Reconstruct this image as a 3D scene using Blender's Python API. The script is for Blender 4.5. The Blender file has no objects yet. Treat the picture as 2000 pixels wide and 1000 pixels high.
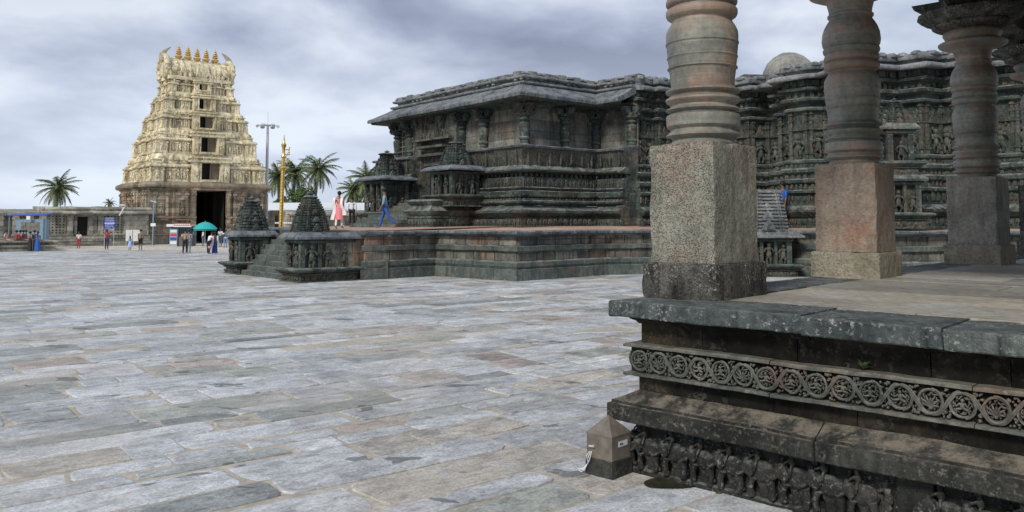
import bpy, bmesh, math, random
from mathutils import Vector, Matrix, noise
R = math.radians
random.seed(11)
C = bpy.context.scene.collection
# ---------------------------------------------------------------- camera geometry (photo space 2000 x 1000)
F = 1614.0; CX = 1000.0; CY = 333.0; HZ = 432.0; H = 2.2
P = math.atan((HZ - CY) / F); SP, CP = math.sin(P), math.cos(P)
def ray(px, py):
    x = (px - CX) / F; y = (CY - py) / F
    return Vector((x, CP - y * SP, SP + y * CP))
def at(px, py, z=0.0):
    r = ray(px, py); t = (z - H) / r.z
    return Vector((0, 0, H)) + r * t
def ad(px, py, d):
    r = ray(px, py); return Vector((0, 0, H)) + r * (d / r.y)
def zy(py, d): return ad(CX, py, d).z
PHI = R(39.0)
B = Vector((math.cos(PHI), math.sin(PHI))); A = Vector((-math.sin(PHI), math.cos(PHI)))
def frame(x, y, ang, z=0.0): return Matrix.Translation((x, y, z)) @ Matrix.Rotation(ang, 4, 'Z')
def line_t(Q, px):                      # distance along B from Q at which a vertical through px is met
    k = (px - CX) / F
    return (k * Q[1] - Q[0]) / (B.x - k * B.y)

# ---------------------------------------------------------------- mesh builder
ZF = [None]
class MB:
    def __init__(s, M=None): s.v = []; s.f = []; s.M = M; s.sm = []
    def add(s, vs, fs, smooth=False, M=None):
        o = len(s.v)
        if M is not None: vs = [M @ Vector(p) for p in vs]
        if s.M is not None: vs = [s.M @ Vector(p) for p in vs]
        s.v.extend([tuple(p) for p in vs]); s.f.extend([tuple(i + o for i in f) for f in fs]); s.sm.extend([smooth] * len(fs))
    def box(s, x0, x1, y0, y1, z0, z1, t=0.0, M=None, j=0.0):
        vs = [(x0,y0,z0),(x1,y0,z0),(x1,y1,z0),(x0,y1,z0),(x0+t,y0+t,z1),(x1-t,y0+t,z1),(x1-t,y1-t,z1),(x0+t,y1-t,z1)]
        if j: vs = [(a+random.uniform(-j,j), b+random.uniform(-j,j), c+random.uniform(-j,j)) for a,b,c in vs]
        s.add(vs, [(0,3,2,1),(4,5,6,7),(0,1,5,4),(1,2,6,5),(2,3,7,6),(3,0,4,7)], M=M)
    def lathe(s, prof, n=24, c=(0,0,0), M=None, smooth=True, sx=1, sy=1):
        vs = []; fs = []
        for r, z in prof:
            for k in range(n):
                a = 2*math.pi*k/n; vs.append((c[0]+r*sx*math.cos(a), c[1]+r*sy*math.sin(a), c[2]+z))
        for i in range(len(prof)-1):
            for k in range(n):
                k2 = (k+1) % n; fs.append((i*n+k, i*n+k2, (i+1)*n+k2, (i+1)*n+k))
        fs.append(tuple(range(n))[::-1]); m = (len(prof)-1)*n; fs.append(tuple(m+k for k in range(n)))
        s.add(vs, fs, smooth, M)
    def ell(s, c, r, n=8, m=5, M=None):
        vs = [(c[0], c[1], c[2]-r[2])]; fs = []
        for i in range(1, m):
            t = math.pi*i/m
            for k in range(n):
                a = 2*math.pi*k/n
                vs.append((c[0]+r[0]*math.sin(t)*math.cos(a), c[1]+r[1]*math.sin(t)*math.sin(a), c[2]-r[2]*math.cos(t)))
        vs.append((c[0], c[1], c[2]+r[2])); L = len(vs)-1
        for k in range(n): fs.append((0, 1+(k+1)%n, 1+k)); fs.append((L, 1+(m-2)*n+k, 1+(m-2)*n+(k+1)%n))
        for i in range(m-2):
            for k in range(n): fs.append((1+i*n+k, 1+i*n+(k+1)%n, 1+(i+1)*n+(k+1)%n, 1+(i+1)*n+k))
        s.add(vs, fs, True, M)
    def tube(s, pts, rad, n=6, M=None, smooth=True):
        pts = [Vector(p) for p in pts]; vs = []; fs = []
        if not isinstance(rad, (list, tuple)): rad = [rad]*len(pts)
        up = Vector((0.13, 0.21, 1)).normalized()
        for i, p in enumerate(pts):
            t = (pts[min(i+1, len(pts)-1)] - pts[max(i-1, 0)]).normalized()
            a = t.cross(up)
            if a.length < .05: a = t.cross(Vector((1, 0, 0)))
            a.normalize(); b = t.cross(a)
            for k in range(n):
                th = 2*math.pi*k/n; vs.append(p + (a*math.cos(th) + b*math.sin(th))*rad[i])
        for i in range(len(pts)-1):
            for k in range(n): fs.append((i*n+k, (i+1)*n+k, (i+1)*n+(k+1)%n, i*n+(k+1)%n))
        fs.append(tuple(range(n))); fs.append(tuple((len(pts)-1)*n+k for k in range(n))[::-1])
        s.add(vs, fs, smooth, M)
    def prism(s, poly, z0, z1, M=None, axis='z'):
        n = len(poly)
        if axis == 'z': vs = [(x,y,z0) for x,y in poly]+[(x,y,z1) for x,y in poly]
        else: vs = [(x,z0,y) for x,y in poly]+[(x,z1,y) for x,y in poly]
        fs = [tuple(range(n))[::-1], tuple(range(n,2*n))]+[(i,(i+1)%n,n+(i+1)%n,n+i) for i in range(n)]
        s.add(vs, fs, False, M)
    def sweep(s, poly, prof, closed=False, smooth=False):
        """poly: 2D points, outside on the right hand; prof: (offset outward, z) list"""
        n = len(poly); off = mitre(poly, closed); m = len(prof); vs = []; fs = []
        for i in range(n):
            for o, z in prof: vs.append((poly[i][0]+off[i][0]*o, poly[i][1]+off[i][1]*o, z))
        for i in range(n if closed else n-1):
            i2 = (i+1) % n
            for k in range(m-1): fs.append((i*m+k, i2*m+k, i2*m+k+1, i*m+k+1))
        s.add(vs, fs, smooth)
    def blocks(s, poly, prof, step=1.0, jz=.01, jo=.012, closed=False, gap=.004, sub=1, prob=1.0):
        """prof is a closed loop of (offset, z): separate stones laid end to end along poly"""
        st, off = stations(poly, step, closed); m = len(prof); n = len(st)
        for i in range(n if closed else n-1):
            i2 = (i+1) % n; a, b = Vector(st[i]), Vector(st[i2]); oa, ob = Vector(off[i]), Vector(off[i2])
            L = (b-a).length
            if L < 1e-4: continue
            dz, do = random.uniform(-jz, jz), random.uniform(-jo, jo); tl = random.uniform(-jz, jz)*.6
            vs = []; fs = []; q = sub+1
            for k in range(q):
                t = gap/L + (1-2*gap/L)*k/sub
                p = a.lerp(b, t); o = oa.lerp(ob, t)
                for (f, z) in prof: vs.append((p.x+o.x*(f+do), p.y+o.y*(f+do), z+dz+tl*(t-.5)))
            for k in range(sub):
                for j in range(m): fs.append((k*m+j, (k+1)*m+j, (k+1)*m+(j+1)%m, k*m+(j+1)%m))
            fs.append(tuple(range(m))); fs.append(tuple(sub*m+j for j in range(m))[::-1])
            s.add(vs, fs)
    def wob(s, amp, fr=1.5, amp2=0, fr2=9):
        for i, p in enumerate(s.v):
            q = Vector(p); d = noise.noise_vector(q*fr)*amp
            if amp2: d += noise.noise_vector(q*fr2+Vector((7,3,1)))*amp2
            s.v[i] = tuple(q+d)
    def build(s, name, mat, parent=None, label=None, smooth_angle=None, bevel=0):
        if ZF[0]: s.v = [(x, y, ZF[0](z)) for x, y, z in s.v]
        me = bpy.data.meshes.new(name); me.from_pydata(s.v, [], s.f)
        me.polygons.foreach_set('use_smooth', s.sm)
        me.materials.append(mat); me.update()
        bm = bmesh.new(); bm.from_mesh(me); bmesh.ops.recalc_face_normals(bm, faces=bm.faces); bm.to_mesh(me); bm.free()
        if any(s.sm): me.set_sharp_from_angle(angle=R(40))
        o = bpy.data.objects.new(name, me); C.objects.link(o)
        if parent is not None:
            o.parent = parent; o.matrix_parent_inverse = world(parent).inverted()
        if label: o['label'] = label
        if bevel:
            b = o.modifiers.new('bevel', 'BEVEL'); b.width = bevel; b.segments = 1; b.limit_method = 'ANGLE'
        return o
def world(o):
    m = o.matrix_basis.copy()
    while o.parent is not None:
        m = o.parent.matrix_basis @ o.matrix_parent_inverse @ m if False else (o.parent.matrix_basis @ o.matrix_parent_inverse @ m)
        o = o.parent
    return m
def mitre(poly, closed):
    n = len(poly); out = []
    for i in range(n):
        ns = []
        for a, b in ((i-1, i), (i, i+1)):
            if not closed and (a < 0 or b >= n): continue
            p, q = poly[a % n], poly[b % n]; dx, dy = q[0]-p[0], q[1]-p[1]; L = math.hypot(dx, dy)
            if L < 1e-9: continue
            ns.append((dy/L, -dx/L))
        if len(ns) == 1: out.append(ns[0])
        else:
            d = 1+ns[0][0]*ns[1][0]+ns[0][1]*ns[1][1]; d = max(d, .35)
            out.append(((ns[0][0]+ns[1][0])/d, (ns[0][1]+ns[1][1])/d))
    return out
def stations(poly, step, closed=False):
    off = mitre(poly, closed); st = []; of = []; n = len(poly)
    for i in range(n if closed else n-1):
        a, b = poly[i], poly[(i+1) % n]; dx, dy = b[0]-a[0], b[1]-a[1]; L = math.hypot(dx, dy)
        k = max(1, round(L/step)); nn = (dy/L, -dx/L)
        st.append(a); of.append(off[i])
        for q in range(1, k):
            t = (q+random.uniform(-.22, .22))/k; st.append((a[0]+dx*t, a[1]+dy*t)); of.append(nn)
    if not closed: st.append(poly[-1]); of.append(off[-1])
    return st, of
def resample(poly, step, closed=False):
    st = []; n = len(poly)
    for i in range(n if closed else n-1):
        a, b = poly[i], poly[(i+1) % n]; L = math.hypot(b[0]-a[0], b[1]-a[1]); k = max(1, round(L/step))
        for q in range(k): t = q/k; st.append((a[0]+(b[0]-a[0])*t, a[1]+(b[1]-a[1])*t))
    if not closed: st.append(poly[-1])
    return st
def along(poly, step, closed=False, off=0.0, phase=.5):
    """yields (x, y, angle of the direction of travel) every `step` along a polyline pushed out by off"""
    o = mitre(poly, closed); pp = [(poly[i][0]+o[i][0]*off, poly[i][1]+o[i][1]*off) for i in range(len(poly))]
    for i in range(len(pp) if closed else len(pp)-1):
        a, b = pp[i], pp[(i+1) % len(pp)]; dx, dy = b[0]-a[0], b[1]-a[1]; L = math.hypot(dx, dy); k = max(1, round(L/step))
        if L < step*.45: continue
        for q in range(k): t = (q+phase)/k; yield a[0]+dx*t, a[1]+dy*t, math.atan2(dy, dx), L/k
def thing(name, label, cat, loc=(0,0,0), rot=0.0, group=None):
    o = bpy.data.objects.new(name, None); C.objects.link(o); o.location = loc; o.rotation_euler = (0,0,rot)
    o.empty_display_size = .3; o['label'] = label; o['category'] = cat
    if group: o['group'] = group
    return o
def tag(o, label=None, cat=None, group=None, kind=None):
    for k, v in (('label', label), ('category', cat), ('group', group), ('kind', kind)):
        if v: o[k] = v
    return o
def remeshed(mb, voxel):
    me = bpy.data.meshes.new('tmp'); me.from_pydata(mb.v, [], mb.f); o = bpy.data.objects.new('tmp', me); C.objects.link(o)
    m = o.modifiers.new('r', 'REMESH'); m.mode = 'VOXEL'; m.voxel_size = voxel
    dg = bpy.context.evaluated_depsgraph_get(); e = o.evaluated_get(dg); q = e.to_mesh()
    v = [tuple(x.co) for x in q.vertices]; f = [tuple(x.vertices) for x in q.polygons]
    e.to_mesh_clear(); bpy.data.objects.remove(o); bpy.data.meshes.remove(me)
    return v, f

# ---------------------------------------------------------------- materials
class N:
    def __init__(s, name):
        s.m = bpy.data.materials.new(name); s.m.use_nodes = True; s.t = s.m.node_tree; s.b = s.t.nodes['Principled BSDF']
    def n(s, typ, **k):
        o = s.t.nodes.new(typ)
        for a, b in k.items(): setattr(o, a, b)
        return o
    def l(s, a, b): s.t.links.new(a, b)
    def pos(s, sc=(1,1,1), rot=0.0, loc=(0,0,0)):
        g = s.n('ShaderNodeNewGeometry'); m = s.n('ShaderNodeMapping'); s.l(g.outputs['Position'], m.inputs[0])
        m.inputs['Scale'].default_value = sc; m.inputs['Rotation'].default_value = (0,0,rot); m.inputs['Location'].default_value = loc
        return m.outputs[0]
    def noise(s, vec, scale, detail=5, rough=.6, dist=0):
        o = s.n('ShaderNodeTexNoise'); s.l(vec, o.inputs['Vector']); o.inputs['Scale'].default_value = scale
        o.inputs['Detail'].default_value = detail; o.inputs['Roughness'].default_value = rough; o.inputs['Distortion'].default_value = dist
        return o.outputs['Fac']
    def ramp(s, fac, stops):
        o = s.n('ShaderNodeValToRGB'); s.l(fac, o.inputs[0]); e = o.color_ramp.elements
        while len(e) < len(stops): e.new(.5)
        for i, (p, c) in enumerate(stops):
            e[i].position = p; e[i].color = (c, c, c, 1) if isinstance(c, (int, float)) else (*c, 1)
        return o.outputs[0]
    def mix(s, fac, a, b, mode='MIX'):
        o = s.n('ShaderNodeMix', data_type='RGBA', blend_type=mode)
        if hasattr(fac, 'is_output'): s.l(fac, o.inputs[0])
        else: o.inputs[0].default_value = fac
        for i, x in ((6, a), (7, b)):
            if hasattr(x, 'is_output'): s.l(x, o.inputs[i])
            else: o.inputs[i].default_value = (*x, 1) if len(x) == 3 else x
        return o.outputs[2]
    def math(s, op, a, b=0.0):
        o = s.n('ShaderNodeMath', operation=op)
        for i, x in ((0, a), (1, b)):
            if hasattr(x, 'is_output'): s.l(x, o.inputs[i])
            else: o.inputs[i].default_value = x
        return o.outputs[0]
    def bump(s, h, strength, dist=.02, prev=None):
        o = s.n('ShaderNodeBump'); o.inputs['Strength'].default_value = strength; o.inputs['Distance'].default_value = dist
        s.l(h, o.inputs['Height'])
        if prev is not None: s.l(prev, o.inputs['Normal'])
        return o.outputs[0]
def stone(name, cols, sc=1.0, fine=9, streak=.5, lichen=.25, bump=.5, bd=.02, brick=None, rough=.88, rot=PHI, pale=(.36,.38,.34), dark=.3, warm=None, spec=.3, gloss=None, pits=0.0, top=None, isl=.16, band=None):
    k = N(name); p = k.pos(); n1 = k.noise(p, sc, 6, .65, .4); L = len(cols)
    c = k.ramp(n1, [(.28+.44*i/(L-1), q) for i, q in enumerate(cols)])
    if warm:
        w = k.ramp(k.noise(k.pos(loc=(5,9,3)), sc*.9, 5, .6), [(.52, 0), (.62, 1)]); c = k.mix(k.math('MULTIPLY', w, warm[1]), c, warm[0])
    n2 = k.noise(p, sc*fine, 8, .7); v = k.ramp(n2, [(.25, .45), (.5, 1.0), (.75, 1.45)]); c = k.mix(.75, c, v, 'MULTIPLY')
    h = n2; nrm = None
    if isl:
        gi = k.n('ShaderNodeNewGeometry'); ir = k.n('ShaderNodeValToRGB'); k.l(gi.outputs['Random Per Island'], ir.inputs[0]); e = ir.color_ramp.elements
        e[0].color = (1-isl, 1-isl*.9, 1-isl*.8, 1); e[1].color = (1+isl, 1+isl*.95, 1+isl*.85, 1); c = k.mix(1.0, c, ir.outputs[0], 'MULTIPLY')
    if band:
        bn = k.noise(k.pos(sc=(.5,.5,band[2])), 1.0, 4, .7, .3); c = k.mix(k.math('MULTIPLY', k.ramp(bn, [(.5, 0), (.58, 1)]), band[1]), c, band[0])
        bd_ = k.noise(k.pos(sc=(.3,.3,band[2]*2.2), loc=(3,3,3)), 1.0, 3, .6); c = k.mix(.6, c, k.ramp(bd_, [(.35,.6),(.6,1.25)]), 'MULTIPLY')
    if brick:
        g = k.n('ShaderNodeMapping'); k.l(k.pos(rot=-rot), g.inputs[0]); sx = k.n('ShaderNodeSeparateXYZ'); k.l(g.outputs[0], sx.inputs[0])
        s_ = k.math('ADD', sx.outputs[0], sx.outputs[1]); cb = k.n('ShaderNodeCombineXYZ'); k.l(s_, cb.inputs[0]); k.l(sx.outputs[2], cb.inputs[1])
        bt = k.n('ShaderNodeTexBrick'); k.l(cb.outputs[0], bt.inputs['Vector']); bt.inputs['Scale'].default_value = 1
        bt.inputs['Brick Width'].default_value = brick[0]; bt.inputs['Row Height'].default_value = brick[1]; bt.inputs['Mortar Size'].default_value = brick[2]
        bt.inputs['Color1'].default_value = (.5,.5,.5,1); bt.inputs['Color2'].default_value = (1.35,1.35,1.3,1); bt.inputs['Mortar'].default_value = (.35,.35,.33,1)
        bt.offset = .37; c = k.mix(.8, c, bt.outputs['Color'], 'MULTIPLY')
        nrm = k.bump(k.math('SUBTRACT', 1.0, bt.outputs['Fac']), .5, .02)
    if streak:
        st = k.ramp(k.noise(k.pos(sc=(2.6*sc,2.6*sc,.32*sc)), 1.6, 6, .7), [(.47, 0), (.66, 1)])
        c = k.mix(k.math('MULTIPLY', st, streak), c, tuple(x*dark for x in cols[0]))
    if lichen:
        li = k.ramp(k.noise(k.pos(loc=(3,1,7)), sc*fine*1.3, 7, .72), [(.54, 0), (.61, 1)])
        lb = k.ramp(k.noise(p, sc*1.9, 4), [(.42, 0), (.6, 1)])
        c = k.mix(k.math('MULTIPLY', k.math('MULTIPLY', li, lb), lichen), c, pale)
    if pits:
        vo = k.n('ShaderNodeTexVoronoi'); k.l(k.pos(), vo.inputs['Vector']); vo.inputs['Scale'].default_value = 60
        h = k.math('ADD', h, k.math('MULTIPLY', k.ramp(vo.outputs['Distance'], [(.1, 0), (.45, 1)]), k.math('MULTIPLY', k.ramp(k.noise(p, 1.7, 4), [(.35,.15),(.6,1)]), pits)))
    if top:   # dust and lichen on ledges; upward faces also lightened as painted highlights
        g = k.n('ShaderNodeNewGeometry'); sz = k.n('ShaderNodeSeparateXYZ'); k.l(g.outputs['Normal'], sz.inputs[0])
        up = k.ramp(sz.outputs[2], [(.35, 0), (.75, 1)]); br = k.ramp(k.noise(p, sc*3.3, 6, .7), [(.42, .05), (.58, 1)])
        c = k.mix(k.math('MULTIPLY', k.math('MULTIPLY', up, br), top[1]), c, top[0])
    k.l(c, k.b.inputs['Base Color']); k.b.inputs['Roughness'].default_value = rough; k.b.inputs['Specular IOR Level'].default_value = spec
    if band: nrm = k.bump(k.noise(k.pos(sc=(.6,.6,46)), 1.0, 3, .6), .9, .006)
    nb = k.bump(k.noise(p, sc*fine*.35, 5), bump, bd*2.5, nrm); k.l(k.bump(h, bump, bd, nb), k.b.inputs['Normal'])
    if gloss: k.l(k.ramp(k.noise(p, sc*2, 4), [(.35, gloss[0]), (.65, gloss[1])]), k.b.inputs['Roughness'])
    return k.m
def plain(name, col, rough=.7, metal=0.0, var=.25, sc=8.0, bump=0.0, trans=0.0, spec=.4):
    k = N(name); c = k.mix(1.0, col, k.ramp(k.noise(k.pos(), sc, 5), [(.3, 1-var), (.7, 1+var)]), 'MULTIPLY')
    k.l(c, k.b.inputs['Base Color']); k.b.inputs['Roughness'].default_value = rough; k.b.inputs['Metallic'].default_value = metal
    k.b.inputs['Specular IOR Level'].default_value = spec
    if bump: k.l(k.bump(k.noise(k.pos(), sc*3, 5), bump, .02), k.b.inputs['Normal'])
    return k.m
M = {}
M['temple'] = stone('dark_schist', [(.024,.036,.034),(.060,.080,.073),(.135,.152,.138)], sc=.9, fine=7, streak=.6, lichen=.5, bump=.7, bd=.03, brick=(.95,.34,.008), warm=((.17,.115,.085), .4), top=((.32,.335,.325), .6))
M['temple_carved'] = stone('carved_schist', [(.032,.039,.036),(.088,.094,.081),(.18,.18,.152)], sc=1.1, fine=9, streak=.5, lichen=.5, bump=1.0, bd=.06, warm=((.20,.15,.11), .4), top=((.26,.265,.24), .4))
M['temple_roof'] = stone('roof_stone', [(.10,.11,.115),(.21,.22,.225),(.36,.36,.345)], sc=1.0, fine=7, streak=.6, lichen=.5, bump=.8, bd=.03, pale=(.5,.5,.48))
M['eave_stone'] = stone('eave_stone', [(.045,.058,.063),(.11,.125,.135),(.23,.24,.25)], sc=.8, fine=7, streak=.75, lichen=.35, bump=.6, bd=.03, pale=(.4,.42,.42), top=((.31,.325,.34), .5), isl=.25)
M['panel'] = stone('infill_panel', [(.07,.075,.067),(.145,.145,.128),(.31,.305,.275)], sc=.6, fine=8, streak=.8, lichen=.2, bump=.5, brick=(1.55,.86,.012), warm=((.24,.145,.10), .35))
M['terrace_wall'] = stone('terrace_masonry', [(.085,.09,.08),(.17,.165,.14),(.28,.25,.20)], sc=.6, fine=8, streak=.85, lichen=.3, bump=.6, brick=(.72,.5,.012), warm=((.27,.15,.10), .65))
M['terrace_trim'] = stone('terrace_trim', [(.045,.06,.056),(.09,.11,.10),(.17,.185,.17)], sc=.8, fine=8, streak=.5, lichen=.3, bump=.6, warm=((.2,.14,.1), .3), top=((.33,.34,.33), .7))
M['terrace_floor'] = stone('terrace_paving', [(.34,.22,.165),(.45,.29,.21),(.52,.38,.29)], sc=.5, fine=8, streak=0, lichen=.2, bump=.3)
M['granite'] = stone('pillar_granite', [(.17,.17,.14),(.29,.285,.235),(.40,.385,.32)], sc=1.5, fine=12, streak=.5, lichen=.3, bump=1.0, bd=.025, warm=((.30,.18,.13), .35), pits=.9, dark=.45)
M['granite_red'] = stone('red_granite', [(.19,.155,.125),(.31,.245,.19),(.38,.32,.265)], sc=1.9, fine=13, streak=.3, lichen=.3, bump=.9, bd=.015, warm=((.36,.19,.13), .6), pits=.6, dark=.45)
M['granite_grey'] = stone('grey_granite', [(.21,.20,.175),(.35,.325,.28),(.47,.44,.37)], sc=1.9, fine=12, streak=.5, lichen=.3, bump=1.0, bd=.02, warm=((.25,.18,.14), .4), pits=.7, dark=.4)
M['granite_tan'] = stone('tan_granite', [(.22,.20,.15),(.36,.32,.24),(.44,.40,.31)], sc=1.9, fine=13, streak=.3, lichen=.3, bump=1.0, bd=.02, pits=.8, dark=.4)
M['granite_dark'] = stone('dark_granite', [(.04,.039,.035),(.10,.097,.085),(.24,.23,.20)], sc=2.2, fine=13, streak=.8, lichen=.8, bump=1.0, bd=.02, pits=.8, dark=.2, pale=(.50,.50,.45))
M['turned'] = stone('turned_schist', [(.12,.135,.12),(.22,.215,.18),(.32,.29,.24)], sc=1.6, fine=10, streak=.3, lichen=.1, bump=.25, bd=.008, rough=.55, warm=((.34,.185,.12), .5), spec=.45, dark=.5, isl=0, band=((.30,.18,.125), .55, 3.2))
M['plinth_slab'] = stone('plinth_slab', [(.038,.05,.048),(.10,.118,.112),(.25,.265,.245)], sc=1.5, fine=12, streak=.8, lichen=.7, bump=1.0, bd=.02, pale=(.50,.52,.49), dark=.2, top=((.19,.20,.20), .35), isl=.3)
M['plinth_dark'] = stone('plinth_dark', [(.007,.007,.006),(.014,.013,.011),(.05,.042,.03)], sc=.9, fine=12, streak=.7, lichen=.12, bump=.9, bd=.02, warm=((.11,.085,.05), .3), isl=.3, spec=.12)  # dark mouldy stone, with the recess shade also put into its colour
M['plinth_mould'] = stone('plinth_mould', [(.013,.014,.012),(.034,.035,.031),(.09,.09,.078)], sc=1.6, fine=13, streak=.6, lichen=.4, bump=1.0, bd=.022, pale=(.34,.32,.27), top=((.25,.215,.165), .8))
M['scroll'] = stone('scroll_carving', [(.035,.042,.037),(.085,.092,.079),(.17,.165,.135)], sc=2.2, fine=9, streak=.45, lichen=.3, bump=.5, bd=.01, rough=.6, warm=((.20,.12,.08), .5), spec=.5, top=((.22,.21,.18), .6))
M['elephants'] = stone('elephant_carving', [(.013,.013,.012),(.028,.028,.025),(.06,.058,.052)], sc=2.6, fine=10, streak=.3, lichen=.45, bump=.8, bd=.012, pale=(.36,.37,.36), top=((.24,.25,.24), .45))
M['pav_floor'] = stone('pavilion_floor', [(.26,.24,.19),(.37,.345,.29),(.42,.42,.42)], sc=.9, fine=12, streak=0, lichen=.25, bump=.8, bd=.02, brick=None, isl=.34, warm=((.27,.245,.20), .6), gloss=(.45,.9))
M['cream'] = stone('cream_plaster', [(.46,.41,.28),(.76,.67,.46),(.88,.80,.60)], sc=.6, fine=6, streak=.7, lichen=0, bump=.7, bd=.08, dark=.22, rough=.9)
M['tower_base'] = stone('tower_base_stone', [(.21,.17,.125),(.34,.285,.215),(.48,.41,.31)], sc=.35, fine=6, streak=.55, lichen=.2, bump=.6, bd=.06, brick=(1.4,.5,.015), warm=((.38,.24,.16), .5))
M['cloister'] = stone('cloister_stone', [(.17,.165,.14),(.32,.305,.26),(.48,.45,.38)], sc=.5, fine=6, streak=.55, lichen=.35, bump=.6, bd=.04, brick=(1.3,.45,.012))
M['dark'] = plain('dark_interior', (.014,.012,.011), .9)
M['wood'] = plain('weathered_shutter', (.16,.13,.10), .8)
M['gold'] = plain('gilded_metal', (.75,.52,.16), .3, 1.0, .12, 30)
M['gold_paint'] = plain('yellow_gilding', (.62,.42,.14), .5, .3, .2, 5)
M['steel'] = plain('galvanised_steel', (.55,.57,.60), .5, .2, .1)
M['bark'] = plain('palm_bark', (.13,.11,.09), .9, 0, .3, 4, .5)
M['frond'] = plain('palm_leaf', (.12,.15,.06), .55, 0, .4, 1.2)
M['leaf'] = plain('tree_leaf', (.07,.115,.035), .6, 0, .4, 1.5)
M['white'] = plain('white_sheet', (.78,.79,.8), .5, 0, .06, 1)
M['blue'] = plain('blue_paint', (.04,.09,.42), .5, 0, .1)
M['paleblue'] = plain('pale_blue_paint', (.22,.33,.42), .6, 0, .15)
M['red'] = plain('red_paint', (.55,.07,.06), .5)
M['teal'] = plain('teal_canvas', (.03,.42,.40), .7, 0, .1)
M['hole'] = plain('dark_hollow', (.012,.012,.011), .95)
# ---------------------------------------------------------------- ground and paving
def paving():
    g = MB(); g.box(-700, 700, -40, 1500, -.3, -.008)
    tag(g.build('ground', stone('sandy_joint_fill', [(.34,.31,.26),(.44,.40,.34),(.54,.49,.42)], sc=.8, fine=12, streak=0, lichen=.2, bump=.6)), kind='structure')
    rnd = random.Random(5); vs = []; fs = []; col = []
    pal = [((.475,.492,.505),36),((.52,.535,.545),24),((.43,.445,.45),16),((.285,.305,.295),7),((.32,.335,.33),8),((.45,.42,.37),15),((.38,.33,.30),2),((.58,.59,.59),11),((.36,.375,.34),9)]
    cols = [p[0] for p in pal]; wt = [p[1] for p in pal]
    v = -46.0
    Mf = Matrix.Rotation(PHI, 4, 'Z')
    while v < 92:
        wd = rnd.choice([.36,.42,.5,.55,.62,.7,.8])
        u = -52+rnd.uniform(0, 2); drift = rnd.uniform(-.012, .012)
        while u < 66:
            L = rnd.choice([.5,.7,.85,1.0,1.2,1.45,1.8,2.1]) if rnd.random() < .95 else 2.3
            cx, cy = (u+L/2), (v+wd/2); wx = Mf @ Vector((cx, cy, 0))
            if wx.y < 2.5 or wx.y > 92 or wx.x < -.68*wx.y-5 or wx.x > .2*wx.y+9: u += L; continue
            near = wx.y < 22
            g0 = rnd.uniform(.006, .014) if rnd.random() < .5 else rnd.uniform(.014, .048 if near else .034)
            k = 10 if near else (3 if wx.y < 45 else 1); kw = max(1, k//2)
            c0 = (u+g0, v+g0+drift*u); j = .04 if near else .028
            cor = [Vector((u+g0+rnd.uniform(-j,j), v+g0+rnd.uniform(-j,j))), Vector((u+L-g0+rnd.uniform(-j,j), v+g0+rnd.uniform(-j,j))),
                   Vector((u+L-g0+rnd.uniform(-j,j), v+wd-g0+rnd.uniform(-j,j))), Vector((u+g0+rnd.uniform(-j,j), v+wd-g0+rnd.uniform(-j,j)))]
            ring = []
            for q in range(4):
                a, b = cor[q], cor[(q+1) % 4]; kk = k if q % 2 == 0 else kw
                for t in range(kk): ring.append(a.lerp(b, t/kk))
            if near:
                cc = (cor[0]+cor[2])/2; hl, hw = L/2, wd/2
                for i, p in enumerate(ring):
                    d = noise.noise_vector(Vector((p.x*3.1, p.y*3.1, 1.7)))*.022+noise.noise_vector(Vector((p.x*11, p.y*11, 4)))*.010
                    # worn, rounded corners
                    e = abs(p.x-cc.x)/hl+abs(p.y-cc.y)/hw
                    sh = max(0, e-1.7)*.2
                    ring[i] = Vector((p.x+d.x-(p.x-cc.x)*sh, p.y+d.y-(p.y-cc.y)*sh))
            z0 = rnd.gauss(0, .004); tx, ty = rnd.gauss(0, .003), rnd.gauss(0, .005)
            n = len(ring); o = len(vs); cc = sum(ring, Vector((0, 0)))/n
            c = rnd.choices(cols, wt)[0]; br = rnd.uniform(.92, 1.08); c = tuple(x*br for x in c)
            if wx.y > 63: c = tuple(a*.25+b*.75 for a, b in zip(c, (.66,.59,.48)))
            bev = .009
            for p in ring:
                w = Mf @ Vector((p.x, p.y, 0)); vs.append((w.x, w.y, -.03)); 
            for p in ring:
                w = Mf @ Vector((p.x, p.y, 0)); vs.append((w.x, w.y, z0-.006+tx*(p.x-cc.x)+ty*(p.y-cc.y)))
            for p in ring:
                r = p+(cc-p).normalized()*bev*1.6; w = Mf @ Vector((r.x, r.y, 0)); vs.append((w.x, w.y, z0+tx*(r.x-cc.x)+ty*(r.y-cc.y)))
            for q in range(n):
                q2 = (q+1) % n; fs.append((o+q, o+q2, o+n+q2, o+n+q)); fs.append((o+n+q, o+n+q2, o+2*n+q2, o+2*n+q))
            fs.append(tuple(o+2*n+q for q in range(n)))
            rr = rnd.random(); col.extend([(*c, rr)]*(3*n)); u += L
        v += wd
    me = bpy.data.meshes.new('courtyard_paving'); me.from_pydata(vs, [], fs)
    ca = me.color_attributes.new('tint', 'FLOAT_COLOR', 'POINT'); ca.data.foreach_set('color', [x for c in col for x in c])
    k = N('flagstone'); at_ = k.n('ShaderNodeAttribute', attribute_name='tint'); c = at_.outputs['Color']; rr = at_.outputs['Alpha']
    sh = k.n('ShaderNodeCombineXYZ'); k.l(k.math('MULTIPLY', rr, 37.0), sh.inputs[0]); k.l(k.math('MULTIPLY', rr, 11.0), sh.inputs[2])
    pv = k.n('ShaderNodeVectorMath', operation='ADD'); k.l(k.pos(rot=-PHI, sc=(1,1,1)), pv.inputs[0]); k.l(sh.outputs[0], pv.inputs[1]); p = pv.outputs[0]
    st = k.n('ShaderNodeMapping'); k.l(p, st.inputs[0]); st.inputs['Scale'].default_value = (1.0,1.9,1)
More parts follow.
